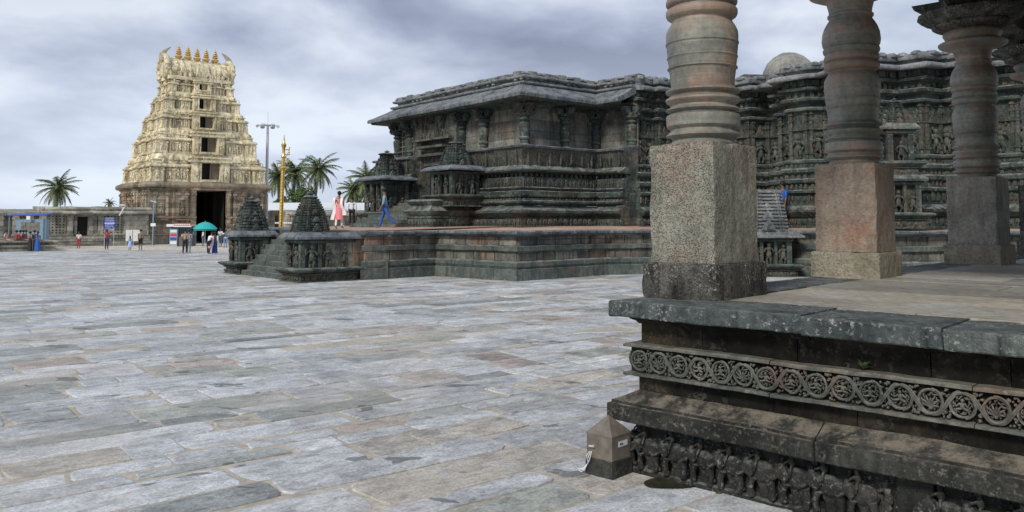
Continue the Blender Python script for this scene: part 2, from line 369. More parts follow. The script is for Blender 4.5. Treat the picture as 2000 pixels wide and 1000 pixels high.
    big = k.noise(p, 1.1, 6, .65, .5); c = k.mix(.9, c, k.ramp(big, [(.3,.55),(.5,1.0),(.68,1.3)]), 'MULTIPLY')
    strk = k.noise(st.outputs[0], 4.5, 8, .7, .6); c = k.mix(.9, c, k.ramp(strk, [(.3,.5),(.5,1),(.7,1.35)]), 'MULTIPLY')
    fine = k.noise(p, 34, 6, .75); c = k.mix(.85, c, k.ramp(fine, [(.3,.45),(.5,1.0),(.7,1.45)]), 'MULTIPLY')
    tan = k.ramp(k.noise(k.pos(loc=(9,4,2)), .33, 5, .6), [(.5,0),(.66,1)]); c = k.mix(k.math('MULTIPLY', tan, .4), c, (.46,.41,.34))
    wh = k.math('MULTIPLY', k.ramp(k.noise(p, 2.6, 6, .75, .8), [(.55,0),(.63,1)]), k.ramp(fine, [(.4,.15),(.56,1)])); c = k.mix(k.math('MULTIPLY', wh, .55), c, (.60,.62,.66))
    dk = k.ramp(k.noise(k.pos(loc=(1,7,0), rot=-PHI, sc=(.8,1.5,1)), 1.25, 4, .55, .5), [(.645,0),(.66,1)]); c = k.mix(k.math('MULTIPLY', dk, .7), c, (.10,.10,.10))
    k.l(c, k.b.inputs['Base Color'])
    k.l(k.ramp(big, [(.35,.5),(.65,.8)]), k.b.inputs['Roughness']); k.b.inputs['Specular IOR Level'].default_value = .35
    h = k.math('SUBTRACT', k.math('ADD', k.math('MULTIPLY', strk, 1.0), k.math('MULTIPLY', fine, .35)), k.math('MULTIPLY', dk, .5))
    nb = k.bump(big, .5, .05); k.l(k.bump(h, .75, .022, nb), k.b.inputs['Normal'])
    me.materials.append(k.m); o = bpy.data.objects.new('courtyard_paving', me); C.objects.link(o); tag(o, kind='structure')
    # the dark drain hollow beside the pavilion: thin wet sheet, the pit's shadow painted in
    q = at(1322, 944, 0); d = MB(); rings = []
    n = 28; pr = [(1.0,.012),(.9,.014),(.72,.004),(.0,.003)]; vv = []; ff = []
    for s_, z in pr:
        for i in range(n):
            t = 2*math.pi*i/n; f = 1+.12*noise.noise(Vector((math.cos(t)*1.6, math.sin(t)*1.6, 5)))
            x, y = math.cos(t)*.31*f*s_, math.sin(t)*.15*f*s_
            vv.append((q.x+x*.98-y*.1, q.y+x*.17+y*.98, z))
    for r_ in range(3):
        for i in range(n): ff.append((r_*n+i, r_*n+(i+1)%n, (r_+1)*n+(i+1)%n, (r_+1)*n+i))
    d.add(vv, ff, True); tag(d.build('drain_pool', plain('shaded_wet_hollow', (.035,.034,.018), .4, 0, .5, 14, .5)), kind='structure')
paving()

# ---------------------------------------------------------------- pillared pavilion in the foreground
PAV = R(-43.5); B0 = (1.14, 7.5)
MP = frame(B0[0], B0[1], PAV)
pav = thing('pillared_pavilion', 'weathered open stone pavilion with turned pillars on a carved plinth, nearest the viewer', 'pavilion', (B0[0], B0[1], 0), PAV)
def pavilion():
    PL = [(0, 14.6), (0, 0), (8.5, 0)]
    def bl(name, prof, mat, step=1.35, jz=.004, jo=.006, sub=10, w=(.010,1.3,.006), gap=.004, pl=PL):
        m = MB(MP); m.blocks(pl, prof, step, jz, jo, gap=gap, sub=sub); m.wob(w[0], w[1], w[2], 8); return m.build(name, mat, pav)
    # courses from the top down
    bl('floor_edge_slab', [(-.5,1.492),(.185,1.490),(.197,1.478),(.20,1.46),(.20,1.36),(.192,1.35),(-.5,1.348)], M['plinth_slab'], 1.5, .008, .014, 22, (.010,1.2,.0045))
    m = MB(MP); m.box(.45, 8.5, .45, 14.5, 1.3, 1.483); m.build('floor', M['pav_floor'], pav)
    # floor flags
    rn = random.Random(9); fl = MB(MP); y = .48
    while y < 14.2:
        w = rn.uniform(.7, 1.15); x = .48
        while x < 8.3:
            L = rn.uniform(1.2, 2.6); fl.box(x+.006, min(x+L, 8.45)-.006, y+.006, y+w-.006, 1.4, 1.492+rn.gauss(0, .003), j=.005); x += L
        y += w
    fl.build('floor_flags', M['pav_floor'], pav)
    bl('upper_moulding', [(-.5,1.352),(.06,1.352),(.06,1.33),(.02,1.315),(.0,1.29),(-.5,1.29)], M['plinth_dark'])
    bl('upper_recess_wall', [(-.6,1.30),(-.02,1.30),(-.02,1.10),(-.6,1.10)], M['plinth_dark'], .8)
    bl('frieze_course', [(-.6,1.115),(.085,1.112),(.10,1.10),(.10,1.083),(.04,1.075),(.04,.865),(.10,.857),(.10,.835),(.085,.828),(-.6,.828)], M['scroll'], 1.45, .004, .004, 20, (.006,2,.006))
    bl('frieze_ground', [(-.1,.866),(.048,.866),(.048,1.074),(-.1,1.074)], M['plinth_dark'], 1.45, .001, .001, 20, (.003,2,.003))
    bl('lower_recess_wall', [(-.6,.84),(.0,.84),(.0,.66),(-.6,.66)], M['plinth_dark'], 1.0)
    bl('lower_moulding', [(-.5,.70),(.0,.69),(.05,.66),(.13,.618),(.172,.604),(.174,.582),(.199,.578),(.202,.57),(.202,.445),(.196,.436),(.10,.433),(-.5,.433)], M['plinth_mould'], 1.55, .006, .01, 20, (.008,1.5,.004))
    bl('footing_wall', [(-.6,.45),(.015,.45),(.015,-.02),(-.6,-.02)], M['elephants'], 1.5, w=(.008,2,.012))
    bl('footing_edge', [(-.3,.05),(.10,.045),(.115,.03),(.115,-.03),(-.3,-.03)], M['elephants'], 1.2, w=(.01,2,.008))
    # scroll medallions
    s = MB(MP); rn = random.Random(21)
    def scroll_face(n, x0, T):
        for i in range(n):
            cx = x0+i*.2; cz = .970; up = 1 if i % 2 else -1
            ph = rn.uniform(-.3, .3)-up*math.pi/2
            ring = [(cx+.083*(1-.10*k/22)*math.cos(ph+up*6.6*k/22), -.086+.003*math.sin(k), cz+.088*(1-.10*k/22)*math.sin(ph+up*6.6*k/22)) for k in range(23)]
            s.tube(ring, [.0075+.003*math.sin(k/22*3.1) for k in range(23)], 6, T)
            ring = [(cx+.070*math.cos(t), -.080, cz+.073*math.sin(t)) for t in [2*math.pi*k/18 for k in range(19)]]
            s.tube(ring, .0038, 4, T)
            # vine linking neighbouring rings
            for o_ in (0, .016):
                vine = []
                for k in range(10):
                    t = k/9; vine.append((cx+.015+o_+.17*t, -.088+.004*math.sin(t*9), cz+up*((.092-o_*.3)*math.cos(t*math.pi))))
                s.tube(vine, [.0055+.003*math.sin(t*3.1) for t in [k/9 for k in range(10)]], 5, T)
            # curling leaves inside the ring
            for q in range(9):
                a = q*.7+rn.uniform(-.2,.2); r1, r2 = .066, rn.uniform(.036,.048)
                s.tube([(cx+r1*math.cos(a), -.066, cz+r1*math.sin(a)), (cx+.056*math.cos(a+.25), -.084, cz+.056*math.sin(a+.25)), (cx+r2*math.cos(a+.45), -.078, cz+r2*math.sin(a+.45)), (cx+(r2+.006)*math.cos(a+.75), -.07, cz+(r2+.006)*math.sin(a+.75))], [.004,.0065,.006,.004], 5, T)
            # leaf curls in the spandrels
            for q in range(14):
                bx, bz = cx+.1+rn.uniform(-.035,.035), cz+rn.choice([-1,1])*rn.uniform(.045,.094)
                s.ell((bx, -.075, bz), (rn.uniform(.007,.014), .016, rn.uniform(.007,.014)), 6, 4, T)
            for q in range(5):
                s.ell((cx+.1+rn.uniform(-.02,.02), -.072, cz+(q-2)*.045), (.012,.014,.010), 6, 4, T)
            # inner figure or rosette
            kind = rn.random()
            if kind < .35:
                for q in range(7):
                    a = math.pi*(q/6)*1.1-.16; s.tube([(cx, -.075, cz-.045), (cx+.03*math.cos(a), -.094, cz-.02+.035*math.sin(a)), (cx+.052*math.cos(a), -.08, cz-.02+.066*math.sin(a))], [.005,.008,.005], 5, T)
                s.ell((cx, -.085, cz-.045), (.014,.014,.012), 6, 4, T)
            else:
                a0 = rn.uniform(-.4,.4)
                s.ell((cx, -.082, cz), (.017,.018,.026), 8, 5, T); s.ell((cx+.006*a0, -.09, cz+.034), (.012,.014,.013), 7, 5, T)
                for sd in (-1, 1):
                    s.tube([(cx+sd*.012, -.085, cz+.016), (cx+sd*.036, -.094, cz+rn.uniform(-.01,.01)), (cx+sd*rn.uniform(.035,.05), -.084, cz+rn.uniform(.01,.045))], [.008,.007,.005], 5, T)
                    s.tube([(cx+sd*.008, -.085, cz-.018), (cx+sd*.036, -.096, cz-.024), (cx+sd*rn.uniform(.015,.04), -.084, cz-.054)], [.010,.008,.005], 5, T)
                for q in range(7):
                    a = rn.uniform(0, 6.28); s.ell((cx+.056*math.cos(a), -.078, cz+.056*math.sin(a)), (.008,.014,.008), 6, 4, T)
    scroll_face(34, .06, None)
    T2 = Matrix.Rotation(R(-90), 4, 'Z') @ Matrix.Scale(-1, 4, (1,0,0))
    scroll_face(20, .06, T2)
    s.wob(.005, 10, .002, 40); s.build('scroll_carving', M['scroll'], pav)
    # elephant frieze
    e = MB()   # one elephant walking towards -x, wall at y = 0
    e.ell((0,-.035,.188), (.092,.055,.076), 12, 8); e.ell((.055,-.035,.182), (.055,.05,.07), 10, 7)
    e.ell((-.105,-.055,.215), (.052,.05,.058), 10, 7); e.ell((-.112,-.055,.262), (.028,.03,.02), 8, 5)
    e.tube([(-.14,-.06,.215),(-.168,-.066,.16),(-.172,-.066,.095),(-.155,-.066,.045),(-.135,-.06,.04)], [.034,.028,.021,.017,.014], 8)
    e.tube([(-.135,-.09,.175),(-.165,-.11,.16),(-.18,-.11,.18)], [.013,.010,.006], 6)
    e.ell((-.072,-.10,.205), (.034,.012,.048), 8, 6)
    for x, sw in ((-.062,-.02),(.078,.022)): e.tube([(x,-.075,.15),(x+sw,-.078,.08),(x+sw*.4,-.078,.012)], [.032,.025,.030], 8)
    for x, sw in ((-.035,.028),(.045,-.02)): e.tube([(x,-.03,.15),(x+sw,-.03,.08),(x+sw,-.028,.012)], [.034,.027,.029], 8)
    e.tube([(.118,-.04,.21),(.14,-.05,.15),(.136,-.05,.10)], [.010,.008,.010], 5)
    e.ell((-.03,-.05,.295), (.024,.022,.034), 8, 6); e.ell((-.034,-.055,.342), (.018,.017,.02), 8, 6)
    e.tube([(-.045,-.06,.31),(-.08,-.07,.29),(-.095,-.07,.27)], [.011,.009,.008], 5); e.tube([(-.03,-.07,.27),(-.02,-.105,.235),(-.03,-.105,.2)], [.013,.011,.009], 5)
    ev, ef = remeshed(e, .0055)
    f = MB()   # a little attendant figure between elephants
    f.tube([(0,-.03,.20),(0,-.035,.27)], [.022,.026], 8); f.ell((0,-.04,.315), (.019,.019,.024), 8, 6)
    f.tube([(-.01,-.035,.2),(-.018,-.045,.1),(-.012,-.04,.015)], [.016,.013,.012], 6); f.tube([(.01,-.035,.2),(.02,-.045,.11),(.016,-.04,.015)], [.016,.013,.012], 6)
    f.tube([(-.022,-.035,.275),(-.04,-.05,.22),(-.03,-.06,.17)], [.010,.008,.008], 5); f.tube([(.022,-.035,.275),(.045,-.05,.24),(.045,-.06,.3)], [.010,.008,.008], 5)
    fv, ff = remeshed(f, .009)
    E = MB(MP); rn = random.Random(4)
    T2 = Matrix.Rotation(R(-90), 4, 'Z') @ Matrix.Scale(-1, 4, (1,0,0))
    for T, cnt in ((Matrix.Identity(4), 22), (T2, 16)):
        for i in range(cnt):
            x = .16+i*.262+rn.uniform(-.012,.012)
            if cnt == 22 and 2.22 < x < 2.5: continue
            sc = rn.uniform(.98, 1.08)
            E.add(ev, ef, True, T @ Matrix.Translation((x, -.02, .035)) @ Matrix.Diagonal((sc*rn.uniform(.94,1.04), 1.15, sc*1.02, 1)) @ Matrix.Rotation(rn.uniform(-.05,.05), 4, 'Y'))
            E.add(fv, ff, True, T @ Matrix.Translation((x+.155, -.012, .045)) @ Matrix.Diagonal((rn.choice([-1,1])*1.05, 1.1, rn.uniform(.95,1.1), 1)))
    E.wob(.009, 6, .003, 26); E.build('elephant_frieze', M['elephants'], pav)
    m = MB(MP); m.box(2.22, 2.46, -.07, .1, .05, .42); m.wob(.01, 4); m.build('plain_filler_block', M['plinth_mould'], pav)
    # pillars
    px_m = .00497/3.333
    low = [(950,215),(940,216),(928,205),(915,200),(903,214),(892,234),(884,235),(874,222),(862,214),(850,212),(838,222),(830,232),(800,235),(768,236),(758,232),(748,214),(740,211),(732,226),(724,237),(716,232),(706,214),(694,210),(684,218),(672,232),(662,238),(650,236),(642,222),(630,211),(622,214),(612,232),(604,238),(594,234),(586,216),(578,207),(560,206),(520,209),(470,216),(458,218),(453,224),(447,224),(443,218),(400,220),(386,222),(382,226),(376,226),(372,222),(330,226),(296,229),(292,234),(284,234),(280,230),(240,231),(210,228),(180,218),(155,202),(143,196),(130,196),(122,212),(112,222),(100,228),(88,230),(72,229),(62,222),(54,211),(46,208),(38,220),(28,228),(16,229),(6,228)]
    prof = [((r if r > 218 else r-4)*px_m, 2.2+(HZ-Y/3.333)*.00497) for Y, r in low]
    prof += [(.328,4.37),(.322,4.385),(.342,4.40),(.352,4.43),(.345,4.455),(.33,4.465),(.352,4.50),(.362,4.56),(.352,4.66),(.325,4.74),(.292,4.80),(.268,4.835),(.262,4.86),(.283,4.875),(.285,4.90),(.262,4.915),(.268,4.97),(.29,5.06),(.315,5.10),(.42,5.13),(.505,5.165),(.525,5.195),(.525,5.22),(.50,5.235),(.43,5.25),(.405,5.28),(.43,5.33),(.452,5.37),(.44,5.41),(.40,5.44)]
    cent = [(.20,.82,0),(.18,4.62,1),(.45,9.25,2),(.62,13.4,2)]
    for ci, (lx, ly, kd) in enumerate(cent):
        rot = [0, R(2), R(-1), 0][ci]
        MC = MP @ frame(lx, ly, rot)
        pil = bpy.data.objects.new('pillar', None); C.objects.link(pil); pil.empty_display_size = .3
        pil.parent = pav; pil.location = (lx, ly, 1.49); pil.rotation_euler = (0,0,rot)
        bpy.context.view_layer.update()
        mb = MB(MC); bu, bv = (.395,.48) if ci == 0 else (.43,.44)
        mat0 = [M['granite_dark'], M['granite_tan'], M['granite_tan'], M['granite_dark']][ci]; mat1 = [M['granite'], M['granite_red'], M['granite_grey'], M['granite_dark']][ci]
        def slab(name, hx, hy, z0, z1, mat, n=14, amp=.012):
            n = 26
            q = MB(MC); pr = resample([(-hx,-hy),(hx,-hy),(hx,hy),(-hx,hy)], 2*hx/n, True)
            K = 20; zs = [z0+(z1-z0)*k/K for k in range(K+1)]
            q.sweep(pr, [(-.012, z0)]+[(0, z) for z in zs[:-1]]+[(-.0, z1-.008),(-.012, z1)], True)
            o_ = len(q.v)-len(pr)*(K+3); q.f.append(tuple(i*(K+3)+K+2 for i in range(len(pr)))); q.sm.append(False)
            Mi = MC.inverted()
            for i_, v_ in enumerate(q.v):
                l_ = Mi @ Vector(v_); cx_ = hx-abs(l_.x) < .02 and hy-abs(l_.y) < .02; tp = z1-l_.z < .03
                if cx_ or (tp and (hx-abs(l_.x) < .02 or hy-abs(l_.y) < .02)):
                    nn = max(0, noise.noise(Vector(v_)*7)+.25)*.014+max(0, noise.noise(Vector(v_)*23))*.009
                    l_.x -= math.copysign(nn, l_.x); l_.y -= math.copysign(nn, l_.y)
                    if tp: l_.z -= nn*.6
                    q.v[i_] = tuple(MC @ l_)
            q.wob(amp*.7, 2.0, amp*.35, 14); return q.build(name, mat, pil)
        slab('base_block', bu, bv, 1.488, 1.815, mat0)
        slab('pedestal', bu-.052, bv-.065, 1.815, 2.93, mat1, 12, .008)
        sh = MB(MC); sh.lathe(prof, 72); sh.build('shaft', M['turned'], pil)
        cp = MB(MC); K8 = 8
        cp.lathe([(.40,5.43),(.52,5.455),(.60,5.49),(.62,5.53),(.60,5.56),(.66,5.58),(.78,5.63),(.84,5.69),(.84,5.73),(.5,5.745)], 16, smooth=False, M=Matrix.Rotation(R(11.25),4,'Z'))
        cp.box(-.36,.36,-.36,.36,5.735,5.98)
        for k in range(4):
            T = Matrix.Rotation(R(90*k),4,'Z')
            cp.prism([(.30,5.74),(.62,5.80),(.86,5.90),(.90,5.985),(.30,5.985)], -.2, .2, T, axis='y')
        cp.build('capital', M['granite_dark'], pil)
    rf = MB(MP)
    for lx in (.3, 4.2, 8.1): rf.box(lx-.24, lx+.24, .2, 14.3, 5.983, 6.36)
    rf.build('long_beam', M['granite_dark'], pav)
    rf = MB(MP)
    for ly in (.82, 4.62, 9.25, 13.4): rf.box(-.0, 8.4, ly-.22, ly+.22, 5.99, 6.355)
    rf.build('cross_beam', M['granite_dark'], pav)
    rf = MB(MP); rf.box(8.5, 9.0, -.1, 14.5, 0, 6.7); rf.build('light_block_wall', M['granite_dark'], pav)  # unseen wall, added to keep side light off the pillars
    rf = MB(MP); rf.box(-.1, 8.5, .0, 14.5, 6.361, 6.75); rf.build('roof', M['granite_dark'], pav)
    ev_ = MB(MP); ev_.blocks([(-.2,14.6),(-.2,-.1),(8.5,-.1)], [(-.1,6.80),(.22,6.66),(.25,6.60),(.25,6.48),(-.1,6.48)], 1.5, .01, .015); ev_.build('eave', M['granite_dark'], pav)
pavilion()
# a weed rooted in the plinth joint
def weed():
    w = MB(); rn = random.Random(2); base = MP @ Vector((1.98, -.0, 1.115))
    for i in range(26):
        a = rn.uniform(0, 6.28); r = rn.uniform(.02, .06); h = rn.uniform(.02, .08)
        tip = base+Vector((math.cos(a)*r, math.sin(a)*r-.03, h)); mid = base.lerp(tip, .5)+Vector((0,0,.012)); s_ = Vector((-math.sin(a), math.cos(a), 0))*.009
        w.add([base, mid+s_, tip, mid-s_], [(0,1,2,3)])
    tag(w.build('weed', M['leaf']), 'small green weed sprouting from the plinth ledge above the scroll frieze', 'plant')
weed()
# floodlight box at the corner of the plinth
def light_box():
    q = MP @ Vector((-.14,-.275,0)); ang = PAV
    t = thing('floodlight_box', 'small house shaped stone and metal floodlight box at the plinth corner', 'light box', (q.x, q.y, 0), ang)
    T = frame(q.x, q.y, ang) @ Matrix.Diagonal((.93,.93,1.02,1))
    m = MB(T); m.box(-.158,.158,-.158,.158,0,.135,.004); m.wob(.004, 9); m.build('base', M['plinth_mould'], t)
    sm = plain('dull_metal_box', (.19,.165,.135), .55, .25, .35, 9, .15)
    m = MB(T); m.box(-.148,.148,-.148,.148,.137,.345); m.build('housing', sm, t, bevel=.004)
    m = MB(T); vs = [(-.152,-.152,.346),(.152,-.152,.346),(.152,.152,.346),(-.152,.152,.346),(0,0,.49),(-.152,-.152,.334),(.152,-.152,.334),(.152,.152,.334),(-.152,.152,.334)]
    m.add(vs, [(0,1,4),(1,2,4),(2,3,4),(3,0,4),(5,6,1,0),(6,7,2,1),(7,8,3,2),(8,5,0,3),(8,7,6,5)]); m.build('lid', sm, t)
    m = MB(T); m.box(.1485,.153,-.045,.09,.245,.29); pl = m.build('socket_plate', plain('white_plate', (.62,.63,.66), .4, 0, .05), t)
    m = MB(T)
    for y in (-.022, .006): m.lathe([(.0001,0),(.009,0),(.009,.004),(.0001,.004)], 12, M=Matrix.Translation((.1525, y, .268)) @ Matrix.Rotation(R(90),4,'Y'))
    m.build('socket_hole', M['dark'], pl)
    m = MB(T); m.tube([(-.07,-.149,.24),(-.07,-.175,.24)], .009, 8); m.tube([(-.10,-.172,.238),(-.04,-.172,.242)], .008, 8); m.build('latch', M['steel'], t)
    m = MB(T)
    for k in range(3): m.tube([(-.11+.012*k,-.15,.19),(-.12+.02*k,-.19,.15-.01*k),(-.10,-.185,.1),(-.13-.01*k,-.2,.045),(-.17-.02*k,-.2,.012+.01*k),(-.21,-.19+.02*k,.02)], .0035, 5)
    m.build('cable', M['white'], t)
light_box()
# ---------------------------------------------------------------- relief helpers
def figure(m, T, h, rn, w=1.0):
    """a carved standing figure of height h in front of the local plane y=0"""
    m.ell((0,-.10*h,.42*h), (.13*h*w,.09*h,.20*h), 7, 5, T); m.ell((rn.uniform(-.03,.03)*h,-.12*h,.84*h), (.085*h,.09*h,.10*h), 7, 5, T)
    m.ell((0,-.11*h,.66*h), (.15*h*w,.08*h,.10*h), 7, 5, T)
    for s_ in (-1, 1):
        m.tube([(s_*.06*h,-.08*h,.32*h),(s_*rn.uniform(.05,.14)*h,-.12*h,.16*h),(s_*.07*h,-.08*h,0)], [.07*h,.055*h,.045*h], 5, T)
        m.tube([(s_*.14*h,-.1*h,.68*h),(s_*rn.uniform(.2,.28)*h,-.14*h,.52*h),(s_*rn.uniform(.12,.3)*h,-.12*h,rn.choice([.4,.62,.78])*h)], [.045*h,.036*h,.03*h], 5, T)
def frieze_row(m, poly, off, z, h, step, rn, closed=False):
    for x, y, a, L in along(poly, step, closed, off):
        T = frame(x, y, a, z)
        q = rn.random()
        if q < .8:
            m.ell((0,-.02,h*.5), (L*.36,h*.25,h*.34), 7, 4, T); m.ell((-L*.33,-.05,h*.62), (L*.17,h*.2,h*.24), 6, 4, T)
            for lx in (-.22,.22): m.box(lx*L-.05*L, lx*L+.06*L, -h*.2, 0, 0, h*.35, M=T)
            m.tube([(-L*.45,-.06,h*.6),(-L*.5,-.08,h*.15)], [h*.1,h*.06], 4, T)
        else: figure(m, T, h*.95, rn)
def boxes_row(m, poly, off, z0, z1, step, fill=.6, d=.06, closed=False, jz=0.01):
    for x, y, a, L in along(poly, step, closed, off):
        j = random.uniform(-jz, jz); m.box(-L*fill/2, L*fill/2, -d, .02, z0+j, z1+j, M=frame(x, y, a))
def figures_row(m, poly, off, z, h, step, rn, closed=False):
    for x, y, a, L in along(poly, step, closed, off):
        figure(m, frame(x, y, a, z), h*rn.uniform(.85,1.05), rn, .9)
        if rn.random() < .5: m.box(-L*.5, -L*.38, -.08, 0, z, z+h, M=frame(x, y, a))

# ---------------------------------------------------------------- small shrines (vimana models)
def shrine(name, label, x, y, ang, zb, w, dp, z_eave, z_tip, seed=1, mat='temple', tower=True, closed_base=True, fin=True, kind=0, group='miniature tower shrines flanking the stairs', top_frac=1.0, t=None, twf=.84, nl=12, disc=1.0, ovh=1.0):
    rn = random.Random(seed); t = t or thing(name, label, 'shrine', (x, y, zb), ang, group); T = frame(x, y, ang)
    hw, hd = w/2, dp/2; Hb = z_eave-zb
    rect = [(-hw,-hd),(hw,-hd),(hw,hd),(-hw,hd)]
    m = MB(T); e0 = zb; e1 = zb+Hb*.17
    m.sweep(resample(rect, .25, True), [(.14,e0-.03),(.14,e0+.04),(.06,e0+.05),(.06,e1-.03),(.15,e1),(.15,e1+.02)], True)
    frieze_row(m, rect, .06, e0+.03, Hb*.13, .22, rn, True); m.wob(.02, 3, .012, 9); m.build('elephant_frieze', M['temple_carved'], t)
    m = MB(T); z = e1; hh = Hb*.15
    m.sweep(resample(rect, .25, True), [(.02,z),(.16,z+hh*.2),(.30,z+hh*.55),(.32,z+hh*.62),(.32,z+hh*.85),(.22,z+hh*.95),(-.02,z+hh)], True)
    m.box(-hw+.05,hw-.05,-hd+.05,hd-.05,z,z+hh); m.wob(.012, 3); m.build('base_moulding', M['temple'], t)
    z0 = z+hh; z1 = z_eave-.06
    m = MB(T); core = .16*w
    m.box(-hw+core, hw-core*.6, -hd+core, hd-.04, z0-.02, z1)
    for sx in (-1, 1):
        for sy in (-1, 1): m.box(sx*(hw-.14)-.1, sx*(hw-.14)+.1, sy*(hd-.12)-.1, sy*(hd-.12)+.1, z0, z1)
    for x_, y_, a, L in along(rect, .62, True, -.09, 0): m.box(-.055,.055,-.05,.08,z0,z1, M=frame(x_, y_, a))
    m.sweep([(a*.96,b*.96) for a, b in rect], [(-.05,z1-.16),(.05,z1-.12),(.05,z1-.05),(-.05,z1)], True)
    m.wob(.008, 4); m.build('body', M['temple'], t)
    m = MB(T); figures_row(m, rect, -.1, z0+.02, min((z1-z0)*.86, .85), .62, rn, True)
    m.wob(.015, 6); m.build('carved_figures', M['temple_carved'], t)
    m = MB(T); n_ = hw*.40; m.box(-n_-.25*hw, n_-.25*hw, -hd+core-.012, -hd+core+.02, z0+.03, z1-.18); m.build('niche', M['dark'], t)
    # eave slab
    m = MB(T); zE = z_eave; ov = ovh if w > 1.3 and not (group is None) else .45; m.blocks(rect, [(-.1,zE+.22),(.10*ov,zE+.17),(.34*ov,zE+.03),(.36*ov,zE-.03),(.34*ov,zE-.06),(.0,zE+.0),(-.1,zE)], 1.6, .004, .008, True, sub=3)
    m.box(-hw,hw,-hd,hd,zE,zE+.21); m.wob(.012, 3); m.build('eave', (M['eave_stone'] if ov > .5 else M['temple']) if kind != 1 else M['temple_roof'], t)
    if not tower: return t
    tz = zE+.2; th = (z_tip-tz)*(.80 if fin else 1.0)/top_frac; tw = min(hw, hd)*1.02*twf; cy = 0 if hd <= hw*1.3 else -(hd-hw)
    m = MB(T @ Matrix.Translation((0, cy, 0))); 
    def wd(f): return tw*(1-.34*f-.34*f**2.2)*top_w(f)
    def top_w(f): return 1.0 if f < .93 else 1-.5*(f-.93)/.07
    for i in range(nl):
        f0 = i/nl*top_frac; f1 = (i+1)/nl*top_frac; r0 = wd(f0); r1 = wd(f1); za = tz+th*f0; zb_ = tz+th*f1; g = (zb_-za)
        q = r0*.92; p_ = [(-q,-q),(q,-q),(q,q),(-q,q)]
        m.sweep(p_, [(-.03*tw,za),(.05*tw,za+g*.12),(.05*tw,za+g*.52),(-.05*tw,za+g*.6),(-.05*tw,za+g*1.02)], True)
        m.f.append(tuple(len(m.v)-20+4+5*k for k in range(4))); m.sm.append(False)
        for k in range(4):
            K = Matrix.Rotation(R(90*k), 4, 'Z')
            m.box(-r0*.27, r0*.27, -q-.10*tw, -q+.1, za+g*.1, za+g*.62, M=K)
            for s_ in (-1, 1):
                m.box(s_*r0*.62-r0*.13, s_*r0*.62+r0*.13, -q-.085*tw, -q+.1, za+g*.05, za+g*.5, M=K)
                if kind == 1 or kind == 0:
                    for d_ in (-.5,.5): m.box(s_*r0*.62+d_*r0*.12-.02, s_*r0*.62+d_*r0*.12+.02, -q-.12*tw, -q, za+g*.1, za+g*.92, M=K)
    for k in range(4):
        K = Matrix.Rotation(R(90*k), 4, 'Z')
        for f, sz in ((.02,.42),(.30,.33),(.55,.25)):
            y0 = -wd(f)*.92-.13*tw; zz = tz+th*f*top_frac; ww = tw*sz*.75
            m.prism([(-ww,zz),(ww,zz),(ww*.55,zz+ww*.95),(0,zz+ww*1.55),(-ww*.55,zz+ww*.95)], y0-.05*tw, y0+.25*tw, K, axis='y')
            m.prism([(-ww*.45,zz+ww*.2),(ww*.45,zz+ww*.2),(0,zz+ww*1.0)], y0-.09*tw, y0, K, axis='y')
    m.wob(.01, 4, .006, 14); m.build('tower', M['temple'] if kind != 1 else M['temple_roof'], t)
    if fin:
        zt = tz+th; r = tw*.42
        f_ = MB(T @ Matrix.Translation((0, cy, 0))); u = z_tip-zt
        f_.lathe([(r*.7,zt-.02),(r*1.05*disc,zt+u*.06),(r*1.15*disc,zt+u*.2),(r*.9*disc,zt+u*.36),(r*.4,zt+u*.42),(r*.3,zt+u*.5),(r*.62,zt+u*.6),(r*.55,zt+u*.74),(r*.2,zt+u*.82),(r*.15,zt+u*.9),(.01,z_tip)], 14)
        f_.build('finial', M['temple'], t)
    return t

